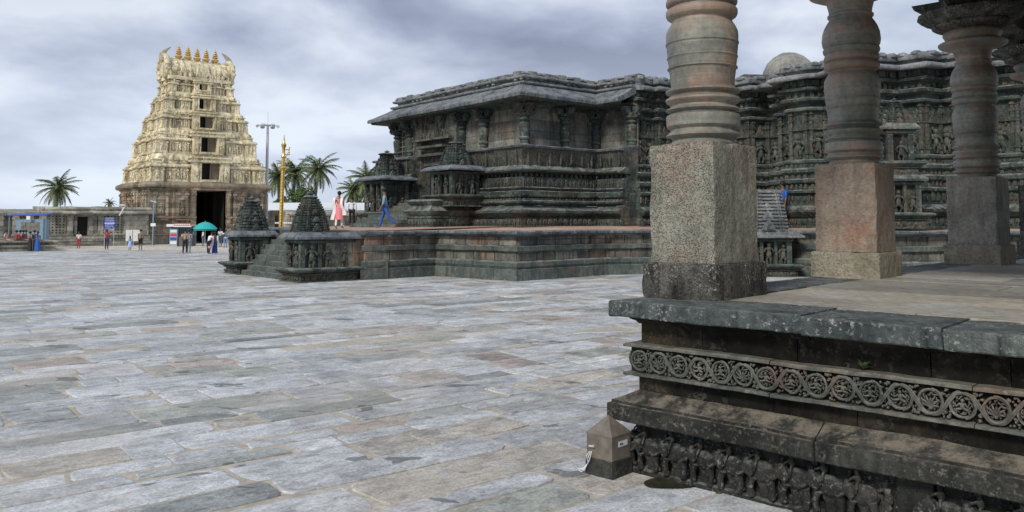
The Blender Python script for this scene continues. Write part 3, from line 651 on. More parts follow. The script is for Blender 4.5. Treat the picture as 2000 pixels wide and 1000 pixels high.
# ---------------------------------------------------------------- temple terrace (the star shaped platform)
ZJ = 1.85
def g2(px, py): q = at(px, py, 0); return (q.x, q.y)
R0 = g2(587, 552)
def tr(p, a=0, b=0): return (p[0]+A.x*a+B.x*b, p[1]+A.y*a+B.y*b)
SA = 1.35; SW = 5.85          # shrine width along A, near corner to near corner
JP = [g2(709,547), g2(850,538.5), g2(1010,549), g2(1184,536.5), g2(1330,534), g2(1440,531), (11.6,33.4), (13.6,30.2), (17.0,31.0), (19.4,28.2), (24.0,29.6), (30,38)]
def terrace():
    t = thing('temple_terrace', 'broad star shaped stone terrace carrying the dark temple', 'terrace', (0, 33, 0))
    back = [tr(R0, SW+1.3, 0), tr(R0, SW+1.3, 6.2), tr(R0, SW+12, 6.2), tr(R0, SW+12, 16), (2, 62), (30, 58)]
    sL = tr(R0, SW, 2.9); sR = tr(R0, SA, 2.9)
    ring = [back[2], back[1], tr(R0, SW+1.3, 2.4), sL, sR, tr(R0, 0, 2.9)] + JP
    rn = random.Random(8)
    m = MB(); st = resample(ring, .5); pr = [(.06,-.05),(.06,.36),(.0,.37),(.0,.40)]
    m = MB(); m.blocks(ring, [(-.5,-.05),(.14,-.05),(.145,.02),(.14,.40),(.13,.42),(-.5,.42)], 1.1, .004, .012, sub=3); m.wob(.012, 1.5, .006, 7); m.build('footing', M['terrace_trim'], t)
    m = MB(); m.blocks(ring, [(-.5,.41),(.06,.42),(.10,.50),(.12,.52),(.12,.66),(.10,.69),(.0,.72),(-.5,.72)], 1.2, .006, .012, sub=3); m.wob(.012, 1.5, .006, 7); m.build('lower_moulding', M['terrace_trim'], t)
    m = MB(); m.sweep(resample(ring, .5), [(-.06,.60),(-.06,1.70)]); m.wob(.012, 2); m.build('wall', M['terrace_wall'], t)
    m = MB(); m.blocks(ring, [(-.4,1.05),(.03,1.06),(.09,1.08),(.10,1.10),(.10,1.26),(.08,1.28),(-.4,1.28)], 1.1, .008, .015, sub=3); m.wob(.012, 1.5, .006, 7); m.build('middle_band', M['terrace_trim'], t)
    m = MB(); boxes_row(m, ring, -.05, .73, 1.05, 1.05, .96, .03, jz=.005); boxes_row(m, ring, -.05, 1.29, 1.62, .95, .955, .035, jz=.008); m.wob(.01, 3); m.build('masonry_blocks', M['terrace_wall'], t)
    m = MB(); m.blocks(ring, [(-.6,1.62),(.04,1.63),(.10,1.67),(.26,1.70),(.29,1.73),(.29,1.80),(.25,1.835),(-.6,1.85)], 1.3, .008, .02, sub=4); m.wob(.015, 1.5, .008, 7); m.build('coping', M['eave_stone'], t)
    # floor sheet, falling gently outward for drainage
    m = MB(); cen = (12, 50)
    def fz(p, k): return p
    outer = ring+[(30,58),(2,64),back[3]]
    off = mitre(outer, True)
    o0 = [(p[0]-o[0]*.35, p[1]-o[1]*.35, 1.842) for p, o in zip(outer, off)]; n = len(outer)
    o1 = [(p[0]+(cen[0]-p[0])*.28, p[1]+(cen[1]-p[1])*.28, 1.97) for p in outer]
    m.add(o0+o1+[(cen[0],cen[1],1.98)], [(i,(i+1)%n,n+(i+1)%n,n+i) for i in range(n)]+[(n+i,n+(i+1)%n,2*n) for i in range(n)])
    m.build('paving', M['terrace_floor'], t)
    # long side wall of the stair, seen beside the right hand shrine
    m = MB(frame(R0[0], R0[1], PHI)); m.box(1.0, 3.0, .02, SA-.1, 0, 1.62); m.build('stair_side_wall', M['terrace_wall'], t)
    m = MB(frame(R0[0], R0[1], PHI)); m.box(1.0, 3.3, SW+.05, SW+1.25, 0, 1.62); m.build('stair_side_wall', M['terrace_wall'], t)
    # steps climbing towards +B between the shrines
    m = MB(frame(R0[0], R0[1], PHI)); k = 9
    for i in range(k):
        y = SA
        while y < SW:
            L = rn.uniform(1.2, 1.9); m.box(.02+i*.21, 3.6, y+.003, min(y+L, SW)-.003, 0 if i == 0 else i*ZJ/k-.05, (i+1)*ZJ/k-.012+rn.gauss(0,.004)); y += L
    m.wob(.008, 2); m.build('steps', M['terrace_trim'], t)
    return ring
RING = terrace()
shrine('miniature_shrine', 'dark tiered shrine with a long side wall right of the terrace stairs, nearest the paving', *(tr(R0, SA/2, 1.08)), PHI-R(90), 0, SA, 2.2, 1.60, 3.34, 5, nl=14, ovh=.55)
shrine('miniature_shrine', 'dark tiered shrine left of the terrace stairs, in front of the cream tower', *(tr(R0, SW+SA/2, .72)), PHI-R(90), 0, SA, 1.45, 1.60, 3.28, 6, nl=9, ovh=.55, twf=.86)
q = ad(1506, 448, 33.6)
shrine('miniature_shrine', 'pale truncated ribbed shrine beside the terrace, partly behind the nearest pillar', q.x-.42, 33.6, R(4), 0, 1.95, 1.7, 1.60, 3.46, 7, kind=1, fin=False, top_frac=.6, twf=1.0)

# ---------------------------------------------------------------- the temple
W0 = (.58, 37.6)
MT = frame(W0[0], W0[1], PHI)
def temple():
    t = thing('stone_temple', 'large dark carved stone temple with sloping eaves and parapet on the terrace', 'temple', (W0[0], W0[1], 1.95), PHI)
    rn = random.Random(31)
    zb = 1.95
    # hall plan: far left end, near corner, right end; entrance gap on the left face
    LH = 10.9; RHx = 4.6; RY = -2.75
    gap0, gap1 = 5.0, 8.2      # entrance between these distances along the left face
    runs = [[(0, gap0), (0, 0), (RHx, 0), (RHx, RY)], [(5, LH), (0, LH), (0, gap1)]]
    def part(name, mat, fn, w=(.015,1.2,.008), label=None):
        if fn.__code__.co_argcount == 1: m = MB(MT); fn(m); m.wob(w[0], w[1], w[2], 8); return m.build(name, mat, t, label)
        for r in runs: m = MB(MT); fn(m, r); m.wob(w[0], w[1], w[2], 8); m.build(name, mat, t, label)
    # base mouldings
    zE, z400, z386, z371, z364, z345, z331, z320, z285, z281 = 2.37, 2.92, 3.21, 3.56, 3.73, 4.12, 4.44, 4.70, 5.46, 5.58
    def f(m, r):
        m.blocks(r, [(0,zb-.05),(1.27,zb-.05),(1.27,zb+.05),(1.20,zb+.06),(1.20,zE-.03),(1.3,zE),(0,zE)], 1.6, .003, .006, sub=3)
    part('base_course', M['temple'], f)
    def f(m, r):
        frieze_row(m, r, 1.22, zb+.06, zE-zb-.08, .30, rn)
    part('elephant_frieze', M['temple_carved'], f, (.012,3,.01))
    def f(m, r):
        m.blocks(r, [(0,zE),(1.12,zE),(1.22,zE+.12),(1.36,zE+.20),(1.38,zE+.30),(1.3,zE+.33),(1.05,zE+.42),(1.0,z400-.04),(0,z400)], 1.5, .005, .01, sub=3)
        m.blocks(r, [(0,z400),(.95,z400-.02),(1.1,z400+.08),(1.16,z400+.10),(1.16,z400+.17),(1.0,z400+.22),(.92,z386+.02),(0,z386)], 1.4, .005, .01, sub=3)
        m.blocks(r, [(0,z386),(.85,z386),(.85,z386+.03),(1.06,z386+.07),(1.09,z386+.12),(1.09,z371-.03),(1.04,z371),(0,z371)], 1.2, .006, .012, sub=3)
        m.blocks(r, [(0,z371),(.92,z371),(1.0,z371+.05),(1.06,z364-.04),(1.02,z364),(0,z364)], 1.5, .004, .01, sub=3)
        m.blocks(r, [(0,z364),(.84,z364),(.84,z345+.05),(.55,z345+.08),(.5,z331-.05),(0,z331-.05)], 1.5, .004, .008, sub=3)
        m.blocks(r, [(0,z331-.06),(.9,z331-.06),(1.05,z331+.0),(1.07,z331+.07),(1.03,z331+.12),(.85,z320),(0,z320)], 1.3, .006, .012, sub=3)
    part('base_moulding', M['temple'], f)
    def f(m, r):
        boxes_row(m, r, .98, z400+.2, z386+.01, .21, .5, .07)
        figures_row(m, r, .84, z364, z345-z364, .27, rn)
        figures_row(m, r, .80, z320-.02, .26, .2, rn)
        boxes_row(m, r, .62, z345+.08, z331-.08, .3, .45, .05)
        for x, y, a, L in along(r, .7, False, .95): m.box(-.03,.03,-.05,.03,z320+.1,z285-.05, M=frame(x,y,a))
    part('figure_frieze', M['temple_carved'], f, (.012,3,.012))
    def f(m, r):   # sloping seat back
        m.blocks(r, [(0,z320),(.80,z320),(.83,z320+.25),(.98,z285-.02),(.6,z285-.02),(0,z285-.1)], 1.1, .004, .01, sub=3)
    part('seat_back', M['temple_carved'], f)
    def f(m, r):
        m.blocks(r, [(0,z285-.1),(.92,z285-.03),(1.1,z285+.01),(1.12,z281-.03),(1.08,z281),(0,z281+.03)], 1.4, .006, .012, sub=3)
    part('seat_slab', M['eave_stone'], f)
    # wall infill between pillars
    zw = 7.45
    def f(m):
        m.sweep([(5,LH),(0,LH),(0,gap1)], [(-.02,z281-.1),(-.02,zw+.6)]); m.sweep([(0,gap0),(0,0),(RHx,0),(RHx,RY)], [(-.02,z281-.1),(-.02,zw+.6)])
    part('infill_wall', M['panel'], f)
    def f(m):
        for x, y, a, L in along([(0,gap0),(0,0),(RHx,0),(RHx,RY)], 2.3, False, 0):
            m.box(-L*.38, L*.38, -.035, .0, z281+.02, z281+.78, M=frame(x,y,a)); m.box(-L*.38, L*.38, -.02, .0, z281+.80, zw-.3, M=frame(x,y,a))
    part('infill_panel', M['panel'], f)
    # carved screen beside the entrance (left end) with its small square piercings
    def f(m):
        for (y0, y1) in ((gap1+.1, LH-.1),):
            y = y0
            m.box(-.12,.0,y0,y1,z281-.05,z281+.12); 
            zz = z281+.15
            while zz < zw-.25:
                m.box(-.10,.0,y0,y1,zz,zz+.05); zz += .27
            while y < y1:
                m.box(-.12,.0,y,y+.07,z281,zw); y += .30
            for k in range(18): figure(m, frame(-.08, rn.uniform(y0+.3,y1-.3), R(-90), rn.choice([z281+.3,z281+.9,z281+1.25])), .32, rn)
    part('pierced_screen', M['panel'], f, (.01,3,.008))
    def f(m):   # dense carving round the door
        m.box(-.5,.3,gap0-.3,gap0+.35,zb,zw+.2); m.box(-.5,.3,gap1-.3,gap1+.3,zb,zw+.2); m.box(-.35,.3,gap0,gap1,5.1,zw+.4)
        for k in range(90):
            y = rn.uniform(gap0-.2, gap1+.2); z = rn.uniform(5.2, zw); figure(m, frame(-.36, y, R(-90), z), rn.uniform(.2,.36), rn)
        for k in range(60):
            y = rn.choice([rn.uniform(gap0-.25,gap0+.3), rn.uniform(gap1-.25,gap1+.25)]); z = rn.uniform(2.6, 5.2); figure(m, frame(-.5, y, R(-90), z), rn.uniform(.2,.36), rn)
        m.box(-.75,.0,gap0+.1,gap1-.1,5.55,5.68); m.box(-.9,.0,gap0+.4,gap1-.4,5.95,6.08); m.box(-.85,.0,gap0-.1,gap1+.1,6.35,6.45)
    part('door_surround', M['temple_carved'], f, (.02,3,.015))
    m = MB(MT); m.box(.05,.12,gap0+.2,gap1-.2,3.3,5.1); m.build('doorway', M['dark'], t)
    # pillars of the hall with brackets under the eave
    pp = [(.26,.0),(.26,.10),(.19,.14),(.19,.30),(.25,.36),(.25,.42),(.20,.46),(.22,.62),(.25,.86),(.26,1.0),(.24,1.08),(.18,1.12),(.18,1.18),(.24,1.22),(.26,1.28),(.20,1.33),(.20,1.38),(.36,1.46),(.37,1.52),(.22,1.56)]
    spots = [(-.12,.0),(-.12,2.95),(-.12,4.75),(-.12,gap1+.15),(-.12,9.6),(-.12,LH),(2.4,-.12),(4.45,-.12),(4.48,-2.45)]
    spots = [(-.1,-.1)]+spots[1:]
    for (x, y) in spots:
        m = MB(MT); m.lathe(pp, 20, (x, y, z281)); m.box(x-.28,x+.28,y-.28,y+.28,z281+1.56,z281+1.68)
        for k in range(4):
            T = MT @ Matrix.Identity(4)
            mm = Matrix.Translation((x,y,0)) @ Matrix.Rotation(R(90*k),4,'Z')
            m.prism([(.2,z281+1.5),(.5,z281+1.72),(.62,z281+1.95),(.2,z281+1.98)], -.13, .13, mm, axis='y')
        m.wob(.008, 5); pl = m.build('pillar', M['temple'], t)
        b = MB(MT)
        for k in range(4):
            dx, dy = [(-1,0),(0,-1),(-.7,.7),(.7,-.7)][k]
            if x < 0 and k in (1,3) and y > .1: continue
            if y < 0 and k in (0,2) and x > .1: continue
            ang = math.atan2(dy, dx)+R(90)
            T = frame(x+dx*.42, y+dy*.42, ang, z281+1.52) @ Matrix.Rotation(R(-24), 4, 'X')
            figure(b, T, .62, rn); b.box(-.16,.16,.02,.08,-.05,.7, M=T)
        b.wob(.01, 6); b.build('bracket_figure', M['temple_carved'], pl)
    # beam, eave, parapet of the hall
    hp = [(8,LH), (0,LH), (0,0), (RHx,0), (RHx,RY)]
    m = MB(MT); m.sweep(hp, [(-.3,zw),(.05,zw),(.05,zw+.25),(-.3,zw+.25)]); m.sweep(hp, [(.0,zw+.1),(.5,zw+.22),(1.2,zw+.15)]); m.build('wall_beam', M['temple'], t)
    ze = 7.74
    m = MB(MT); m.blocks(hp, [(.15,8.52),(.55,8.25),(1.12,7.93),(1.30,ze+.12),(1.33,ze+.06),(1.33,ze-.05),(1.27,ze-.07),(1.0,ze+.02),(.4,8.02),(.1,8.15)], .95, .012, .02, sub=2); m.wob(.02, .9, .01, 6); m.build('eave', M['eave_stone'], t)
    m = MB(MT)
    for x, y, a, L in along(hp, .95, False, 1.2): m.box(-.05,.05,-.06,.5,ze+.0,ze+.14, M=frame(x,y,a,0))
    m.sweep(hp, [(1.15,ze-.14),(1.2,ze-.04),(1.0,ze-.02)]); m.build('eave_rib', M['temple'], t)
    m = MB(MT)
    m.blocks(hp, [(-.5,8.42),(.35,8.45),(.40,8.50),(.40,8.56),(.25,8.60),(-.5,8.62)], 1.2, .01, .02)
    m.blocks(hp, [(-.5,8.62),(.1,8.62),(.1,8.72),(.28,8.76),(.32,8.80),(.32,8.86),(.2,8.92),(-.5,8.98)], 1.0, .02, .03)
    m.blocks(hp, [(-.5,8.96),(.16,8.94),(.2,8.98),(.14,9.07),(-.1,9.12),(-.5,9.08)], .8, .025, .03)
    m.wob(.03, .8, .015, 5); m.build('parapet', M['temple_roof'], t)
    def f(m):
        for x, y, a, L in along(hp, .42, False, .2):
            
            if rn.random() < .45: m.ell((0,.03,8.70), (L*.3,.10,.07), 7, 5, frame(x,y,a))
        for x, y, a, L in along(hp, .9, False, .12): m.box(-L*.25,L*.25,-.1,.2,8.9,9.06+rn.uniform(-.03,.05), M=frame(x,y,a))
    part('parapet_carving', M['temple_roof'], f, (.02,2,.012))
    m = MB(MT); m.prism([(.3,.3),(4.9,.3),(4.9,-2.6),(11,-2.2),(11,LH),(.3,LH)], 8.3, 8.85); m.build('roof', M['temple_roof'], t)
    # ------------- vestibule and sanctuary: tall stepped (stellate) wall to the right
    p = [(RHx+.0, 1.2)]; cur = [RHx+.0, 0.0]
    def go(a=0, b=0): cur[0] += b; cur[1] += a; p.append(tuple(cur))
    p = []; cur = [RHx-.15, RY+.3]; p.append(tuple(cur))
    for a_, b_ in ((0,1.5),(-.35,.0),(0,1.3),(-.9,0),(0,.9),(-.9,0),(-.3,.9),(-.9,0),(-.3,.9),(-1.0,.0),(-.25,-.9),(-.8,.1),(-.25,-.9),(-.9,0),(-.5,.5),(-.9,-.6),(-.5,.6),(-1.0,-.3),(-.35,1.0),(-1.1,0),(-.2,1.0),(-1.2,-.1),(-.1,1.1),(-1.1,.1),(0,1.2),(-.9,.1),(-.1,1.4),(-.9,.6),(.3,1.6),(-.5,.6),(.6,2.2)): go(a_, b_)
    S = p; zt = 9.05
    ZF[0] = lambda z: z if z < 4.9 else 4.9+(z-4.9)*.885
    def f(m): m.blocks(S, [(-.4,zb-.05),(.72,zb-.05),(.72,zb+.05),(.66,zb+.06),(.66,zE-.03),(.74,zE),(-.4,zE)], 1.6, .003, .006)
    part('base_course', M['temple'], f)
    def f(m): frieze_row(m, S, .67, zb+.06, zE-zb-.08, .30, rn); figures_row(m, S, .50, 3.02, .30, .30, rn)
    part('elephant_frieze', M['temple_carved'], f, (.012,3,.01))
    mould = [[(2.37,.60),(2.48,.70),(2.58,.80),(2.68,.80),(2.74,.66),(2.86,.5),(3.0,.48)],[(3.0,.46),(3.34,.46)],[(3.34,.5),(3.4,.6),(3.5,.6),(3.56,.46)],[(3.56,.36),(3.78,.36)],[(3.78,.40),(3.85,.52),(3.98,.52),(4.05,.36)],
             [(4.05,.25),(4.2,.25)],[(4.2,.30),(4.3,.42),(4.42,.42),(4.5,.26)],[(4.5,.2),(4.66,.2)],[(4.66,.22),(4.72,.30),(4.82,.30),(4.88,.10)],[(4.88,0),(7.2,0)],
             [(7.2,.10),(7.26,.22),(7.36,.22),(7.42,.12)],[(7.42,.08),(7.6,.08)],[(7.6,.15),(7.7,.36),(7.82,.38),(7.9,.2)],[(7.9,.12),(8.15,.12)],[(8.15,.2),(8.22,.42),(8.32,.44),(8.4,.3)],[(8.4,.18),(8.75,.22)]]
    def f(m):
        for g in mould: m.blocks(S, [(-.4,g[0][0])]+[(o, z) for z, o in g]+[(-.4,g[-1][0])], 1.3, .004, .008)
    part('wall_moulding', M['temple'], f)
    def f(m):   # pilasters, niches and images on every face
        for x, y, a, L in along(S, .78, False, .0):
            T = frame(x, y, a)
            if L < .35: continue
            for s_ in (-1, 1):
                m.box(s_*L*.40-.06, s_*L*.40+.06, -.10, .02, 4.88, 7.2, M=T)
                for zz in (5.1, 6.3, 6.75, 7.05): m.box(s_*L*.40-.09, s_*L*.40+.09, -.14, .02, zz, zz+.07, M=T)
            figure(m, T @ Matrix.Translation((0,-.0,4.95)), 1.25*rn.uniform(.9,1.02), rn, .8)
            m.prism([(-L*.3,6.3),(L*.3,6.3),(L*.2,6.55),(L*.08,6.68),(0,6.95),(-L*.08,6.68),(-L*.2,6.55)], -.12, .0, T, axis='y')
            boxes = rn.random()
            for q_ in range(4): m.ell((rn.uniform(-.25,.25)*L,-.05,rn.uniform(5.2,6.2)), (.06,.07,.09), 6, 4, T)
            figure(m, T @ Matrix.Translation((0,-.25,3.4)), .34, rn)
    part('pilaster', M['temple_carved'], f, (.012,2,.012))
    def f(m):
        boxes_row(m, S, .12, 7.92, 8.14, .3, .5, .08); boxes_row(m, S, .2, 8.44, 8.72, .45, .55, .10); boxes_row(m, S, .4, 2.62, 2.70, .3, .5, .4)
        boxes_row(m, S, .36, 3.58, 3.78, .24, .5, .08); boxes_row(m, S, .24, 4.06, 4.2, .28, .5, .08); boxes_row(m, S, .2, 4.5, 4.66, .24, .5, .06)
    part('carved_course', M['temple_carved'], f, (.01,3,.01))
    m = MB(MT); m.blocks(S, [(-.4,8.8),(.3,8.76),(.62,8.72),(.80,8.70),(.83,8.76),(.83,8.84),(.6,8.96),(.2,9.06),(-.4,9.08)], .9, .02, .03, sub=2); m.wob(.03, .8, .02, 5); m.build('eave', M['temple_roof'], t)
    m = MB(MT); m.blocks(S, [(-.6,9.06),(.12,9.06),(.14,9.16),(.34,9.2),(.38,9.30),(.36,9.42),(.2,9.5),(-.6,zt)], .8, .03, .04, sub=2)
    for x, y, a, L in along(S, .7, False, .2): m.ell((0,0,9.45), (L*.42,.28,.16), 8, 5, frame(x,y,a))
    m.wob(.04, .8, .02, 5); m.build('parapet', M['temple_roof'], t)
    m = MB(MT)
    xs = sorted(S); m.add([(x+.1, y+.25, 8.7) for x, y in S]+[(x+1, y+9, 8.74) for x, y in S], [(i, i+1, len(S)+i+1, len(S)+i) for i in range(len(S)-1)]); m.build('sanctuary_roof', M['temple_roof'], t)
    ZF[0] = None
    q = ad(1541, 145, 46); T = frame(q.x, q.y, 0)
    m = MB(T); zz = zy(152, 46); m.lathe([(1.45,zz-2.2),(1.45,zz-.1),(1.40,zz+.35),(1.18,zz+.82),(.85,zz+1.15),(.45,zz+1.36),(.12,zz+1.43),(.01,zz+1.44)], 28); m.wob(.04, 2, .015, 8)
    m.build('dome', M['terrace_floor'] if False else stone('dome_plaster', [(.16,.15,.13),(.26,.25,.23),(.36,.35,.32)], sc=1.2, streak=.4, lichen=.3), t)
    q = ad(1475, 148, 45); m = MB(frame(q.x, q.y, R(6))); z_ = zy(153, 45); m.box(-.75,.75,-.3,.3,z_-.8,z_+.16); m.build('roof_block', M['temple'], t)
    # entrance stairs on the left face, with the moulded plinths beside them
    def f(m):
        k = 9
        for i in range(k):
            m.box(-4.2+i*.34, 0, gap0-.6, gap1+.5, zb-.05 if i == 0 else zb+i*1.35/k, zb+(i+1)*1.35/k-.01)
    part('steps', M['terrace_trim'], f, (.01,2,.005), 'worn grey entrance steps')
    def f(m):
        for y0, y1 in ((2.6, gap0-.6),):
            m.blocks([(0,y1),(-3.3,y1),(-3.3,y0),(0,y0)], [(-.5,zb-.05),(.12,zb-.05),(.1,zb+.05),(.1,zE-.05),(.15,zE),(.05,zE+.05),(.2,zE+.18),(.25,zE+.3),(.1,zE+.4),(0,z400),(.12,z400+.1),(.15,z400+.2),(0,z386),(-.5,z386)], 1.2, .005, .008)
            m.box(-3.2,0,y0+.1,y1-.1,zb,z386)
            frieze_row(m, [(0,y1),(-3.3,y1),(-3.3,y0),(0,y0)], .1, zb+.05, .34, .3, rn)
    part('stair_plinth', M['temple'], f)
    # tall two storey niche shrine against the sanctuary wall is a thing of its own (below)
    return S
STELL = temple()
def hl(x, y): v = MT @ Vector((x, y, 0)); return v.x, v.y
def place(px, d): q = ad(px, 400, d); return q.x, q.y
x_, y_ = place(889, 38.6)
shrine('miniature_shrine', 'dark shrine with ribbed tower right of the temple entrance stairs', x_, y_, PHI-R(90), 2.9, 1.75, 1.6, zy(333, 38.6), zy(271, 38.6), 12, twf=.74, nl=8, disc=1.25)
x_, y_ = place(755, 43.4)
shrine('miniature_shrine', 'dark shrine with ribbed tower and round finial left of the temple entrance stairs', x_, y_, PHI-R(90), 1.9, 2.0, 1.6, zy(352, 43.4), zy(293, 43.4), 13, twf=.72, nl=7, disc=1.7)
x_, y_ = place(1756, 31.4)
ws_ = shrine('wall_shrine', 'tall two storey niche shrine with stepped roof against the sanctuary wall, between the middle pillars', x_, y_, R(-2), 1.95, 1.25, 1.2, zy(352, 31.4), 6, 14, group=None, tower=False)
shrine('wall_shrine', '', x_, y_+.15, R(-2), zy(345, 31.4), 1.05, 1.0, zy(252, 31.4), zy(190, 31.4), 15, t=ws_, group=None)
# ---------------------------------------------------------------- the gateway tower
GW, GD = 11.7, 10.3
gc = ad(290, 400, 79); GC = (gc.x+B.x*GW/2+A.x*GD/2, gc.y+B.y*GW/2+A.y*GD/2)
def tower():
    t = thing('gateway_tower', 'tall cream tiered temple gateway tower with golden finials beyond the courtyard', 'tower', (GC[0], GC[1], 0), PHI)
    T = frame(GC[0], GC[1], PHI); rn = random.Random(17); hw, hd = GW/2, GD/2; zc = 6.05
    dw0, dw1 = -1.5, 1.4; zd = 5.25
    # stone base: two halves with the passage between
    L = [(dw0,hd),(-hw,hd),(-hw,hd-2.6),(-hw-.35,hd-2.6),(-hw-.35,-hd+2.6),(-hw,-hd+2.6),(-hw,-hd),(-hw+2.2,-hd),(-hw+2.2,-hd-.25),(dw0-.5,-hd-.25),(dw0-.5,-hd-.45),(dw0,-hd-.45)]
    Rr = [(dw1,-hd-.45),(dw1+.5,-hd-.45),(dw1+.5,-hd-.25),(hw-2.2,-hd-.25),(hw-2.2,-hd),(hw,-hd),(hw,-hd+2.6),(hw+.35,-hd+2.6),(hw+.35,hd-2.6),(hw,hd-2.6),(hw,hd),(dw1,hd)]
    prof = [(.25,-.1),(.25,.45),(.12,.5),(.12,.8),(.22,.85),(.22,1.1),(.05,1.2),(.05,1.55),(.18,1.65),(.2,1.85),(.02,1.95),(.02,2.4),(.16,2.48),(.16,2.65),(0,2.7),(0,5.2),(.12,5.3),(.12,5.4),(.05,5.45)]
    def half(name, poly):
        m = MB(T); m.sweep(resample(poly, 1.0), prof)
        for x, y, a, LL in along(poly, .95, False, 0):
            K = frame(x, y, a); m.box(-.13,.13,-.16,.02,2.7,5.1, M=K); m.box(-.2,.2,-.24,.02,4.75,4.95, M=K)
        for x, y, a, LL in along(poly, 1.9, False, 0):
            K = frame(x, y, a); m.box(-.32,.32,-.1,.02,2.9,4.3, M=K); m.prism([(-.4,4.3),(.4,4.3),(.2,4.6),(-.2,4.6)], -.2,.02, K, axis='y'); figure(m, frame(x,y,a,2.95) @ Matrix.Translation((0,-.1,0)), 1.1, rn)
            m.box(-.6,.6,-.5,.1,2.3,2.42, M=K)
        m.wob(.03, .6, .02, 3); m.build(name, M['tower_base'], t)
    half('stone_base', L); half('stone_base', Rr)
    m = MB(T); m.box(dw0-.3, dw1+.3, -hd-.47, hd, zd, 5.5); m.box(dw0-.35, dw1+.35, -hd-.6, -hd, zd-.0, zd+.3); m.build('door_lintel', M['tower_base'], t)
    m = MB(T); m.box(dw0-.02, dw0+.04, -hd, hd, 0, zd); m.box(dw1-.04, dw1+.02, -hd, hd, 0, zd); m.box(dw0, dw1, hd-1.5, hd-1.4, 0, zd)
    for y in (-3, 0, 2.5): m.box(dw0+.04, dw0+.4, y-.3, y+.3, 0, zd); m.box(dw1-.4, dw1-.04, y-.3, y+.3, 0, zd)
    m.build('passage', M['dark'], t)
    full = L[:-1][1:]+[(-.0,-hd-.45)]+Rr[1:-1]
    cp = [(-hw,hd),(-hw,hd-2.6),(-hw-.35,hd-2.6),(-hw-.35,-hd+2.6),(-hw,-hd+2.6),(-hw,-hd),(-hw+2.2,-hd),(-hw+2.2,-hd-.25),(hw-2.2,-hd-.25),(hw-2.2,-hd),(hw,-hd),(hw,-hd+2.6),(hw+.35,-hd+2.6),(hw+.35,hd-2.6),(hw,hd-2.6),(hw,hd)]
    m = MB(T); m.blocks(cp, [(-.6,5.4),(.3,5.42),(.42,5.52),(.46,5.7),(.36,5.9),(.18,6.02),(-.6,6.08)], 1.3, .01, .03, closed=True, sub=2); m.box(-hw+.2,hw-.2,-hd+.2,hd-.2,5.5,6.04); m.wob(.03,.8,.02,4); m.build('base_cornice', M['tower_base'], t, 'grey stone cornice')
    # tiers
    tiers = [(6.05, 8.9, .975), (8.9, 11.45, .86), (11.45, 13.5, .745), (13.5, 15.35, .64), (15.35, 16.85, .56)]
    ws = [1.85, 1.55, 1.40, 1.15, .85]
    for ti, (z0, z1, sc) in enumerate(tiers):
        Hh = z1-z0; w = GW*sc; d = GD*(sc-.04*ti); nxt = tiers[ti+1][2] if ti < 4 else .5
        m = MB(T); bw, bd = w/2-.45, d/2-.45
        m.box(-bw,bw,-bd,bd,z0-.02,z1+.02)
        def side(K, W, D, front):
            # K maps a face-local frame (x along the face, y inward) to tower space; D = face plane
            U = W/2; mods = []
            c0 = .13*W if front else .10*W
            if front: mods = [('c',-U+.11*W*.5,.105*W,.30),('n',-U+.165*W,.06*W,.02),('s',-U+.255*W,.115*W,.22),('n',-U+.335*W,.05*W,.0),('p',-U+.385*W,.06*W,.14)]
            else: mods = [('c',-U+.13*W*.5,.125*W,.30),('n',-U+.19*W,.07*W,.02),('s',-U+.31*W,.14*W,.22),('n',-U+.41*W,.05*W,.0)]
            mods = mods+[(a,-b,c,e) for a, b, c, e in mods]
            if not front: mods.append(('s', 0, .16*W, .42))
            for kd, cx, mw, pr in mods:
                hw_ = mw/2; y0 = -D+.42-pr; wall = .50*Hh
                m.box(cx-hw_-.04,cx+hw_+.04,y0-.10,-D+.6,z0,z0+.09*Hh, M=K); m.box(cx-hw_,cx+hw_,y0,-D+.6,z0+.09*Hh,z0+wall, M=K)
                npil = 3 if kd == 's' else 2
                for k in range(npil):
                    xx = cx-hw_+.07+(mw-.14)*k/(npil-1); m.box(xx-.06,xx+.06,y0-.11,y0+.02,z0+.09*Hh,z0+wall*.93, M=K); m.box(xx-.1,xx+.1,y0-.16,y0+.02,z0+wall*.78,z0+wall*.86, M=K)
                if kd != 'n' or True:
                    figure(m, K @ Matrix.Translation((cx-(hw_*.45 if kd == 's' else 0), y0-.03, z0+.12*Hh)), wall*.66, rn, 1.15)
                    if kd == 's': figure(m, K @ Matrix.Translation((cx+hw_*.45, y0-.03, z0+.12*Hh)), wall*.66, rn, 1.15)
                # curved cornice
                m.prism([(y0-.26,z0+.52*Hh),(y0-.30,z0+.56*Hh),(y0-.16,z0+.62*Hh),(-D+.6,z0+.64*Hh),(-D+.6,z0+.50*Hh),(y0-.1,z0+.50*Hh)], -hw_-.12, hw_+.12, K @ Matrix.Translation((cx,0,0)) @ Matrix(((0,1,0,0),(1,0,0,0),(0,0,1,0),(0,0,0,1))), axis='y')
                zr = z0+.64*Hh; rh = .36*Hh; yb = y0+.08
                if kd == 'c':
                    m.box(cx-hw_*.72,cx+hw_*.72,yb-.05,yb+.6,zr,zr+rh*.32, M=K); m.box(cx-hw_*1.0,cx+hw_*1.0,yb-.16,yb+.7,zr+rh*.32,zr+rh*.42, M=K)
                    m.ell((cx,yb+hw_*.6,zr+rh*.62), (hw_*.95,hw_*.95,rh*.36), 10, 6, K); m.lathe([(.10,0),(.13,.06),(.05,.12),(.08,.18),(.01,.3)], 6, M=K @ Matrix.Translation((cx,yb+hw_*.6,zr+rh*.93)))
                elif kd == 's':
                    m.box(cx-hw_*.9,cx+hw_*.9,yb-.02,yb+.6,zr,zr+rh*.3, M=K)
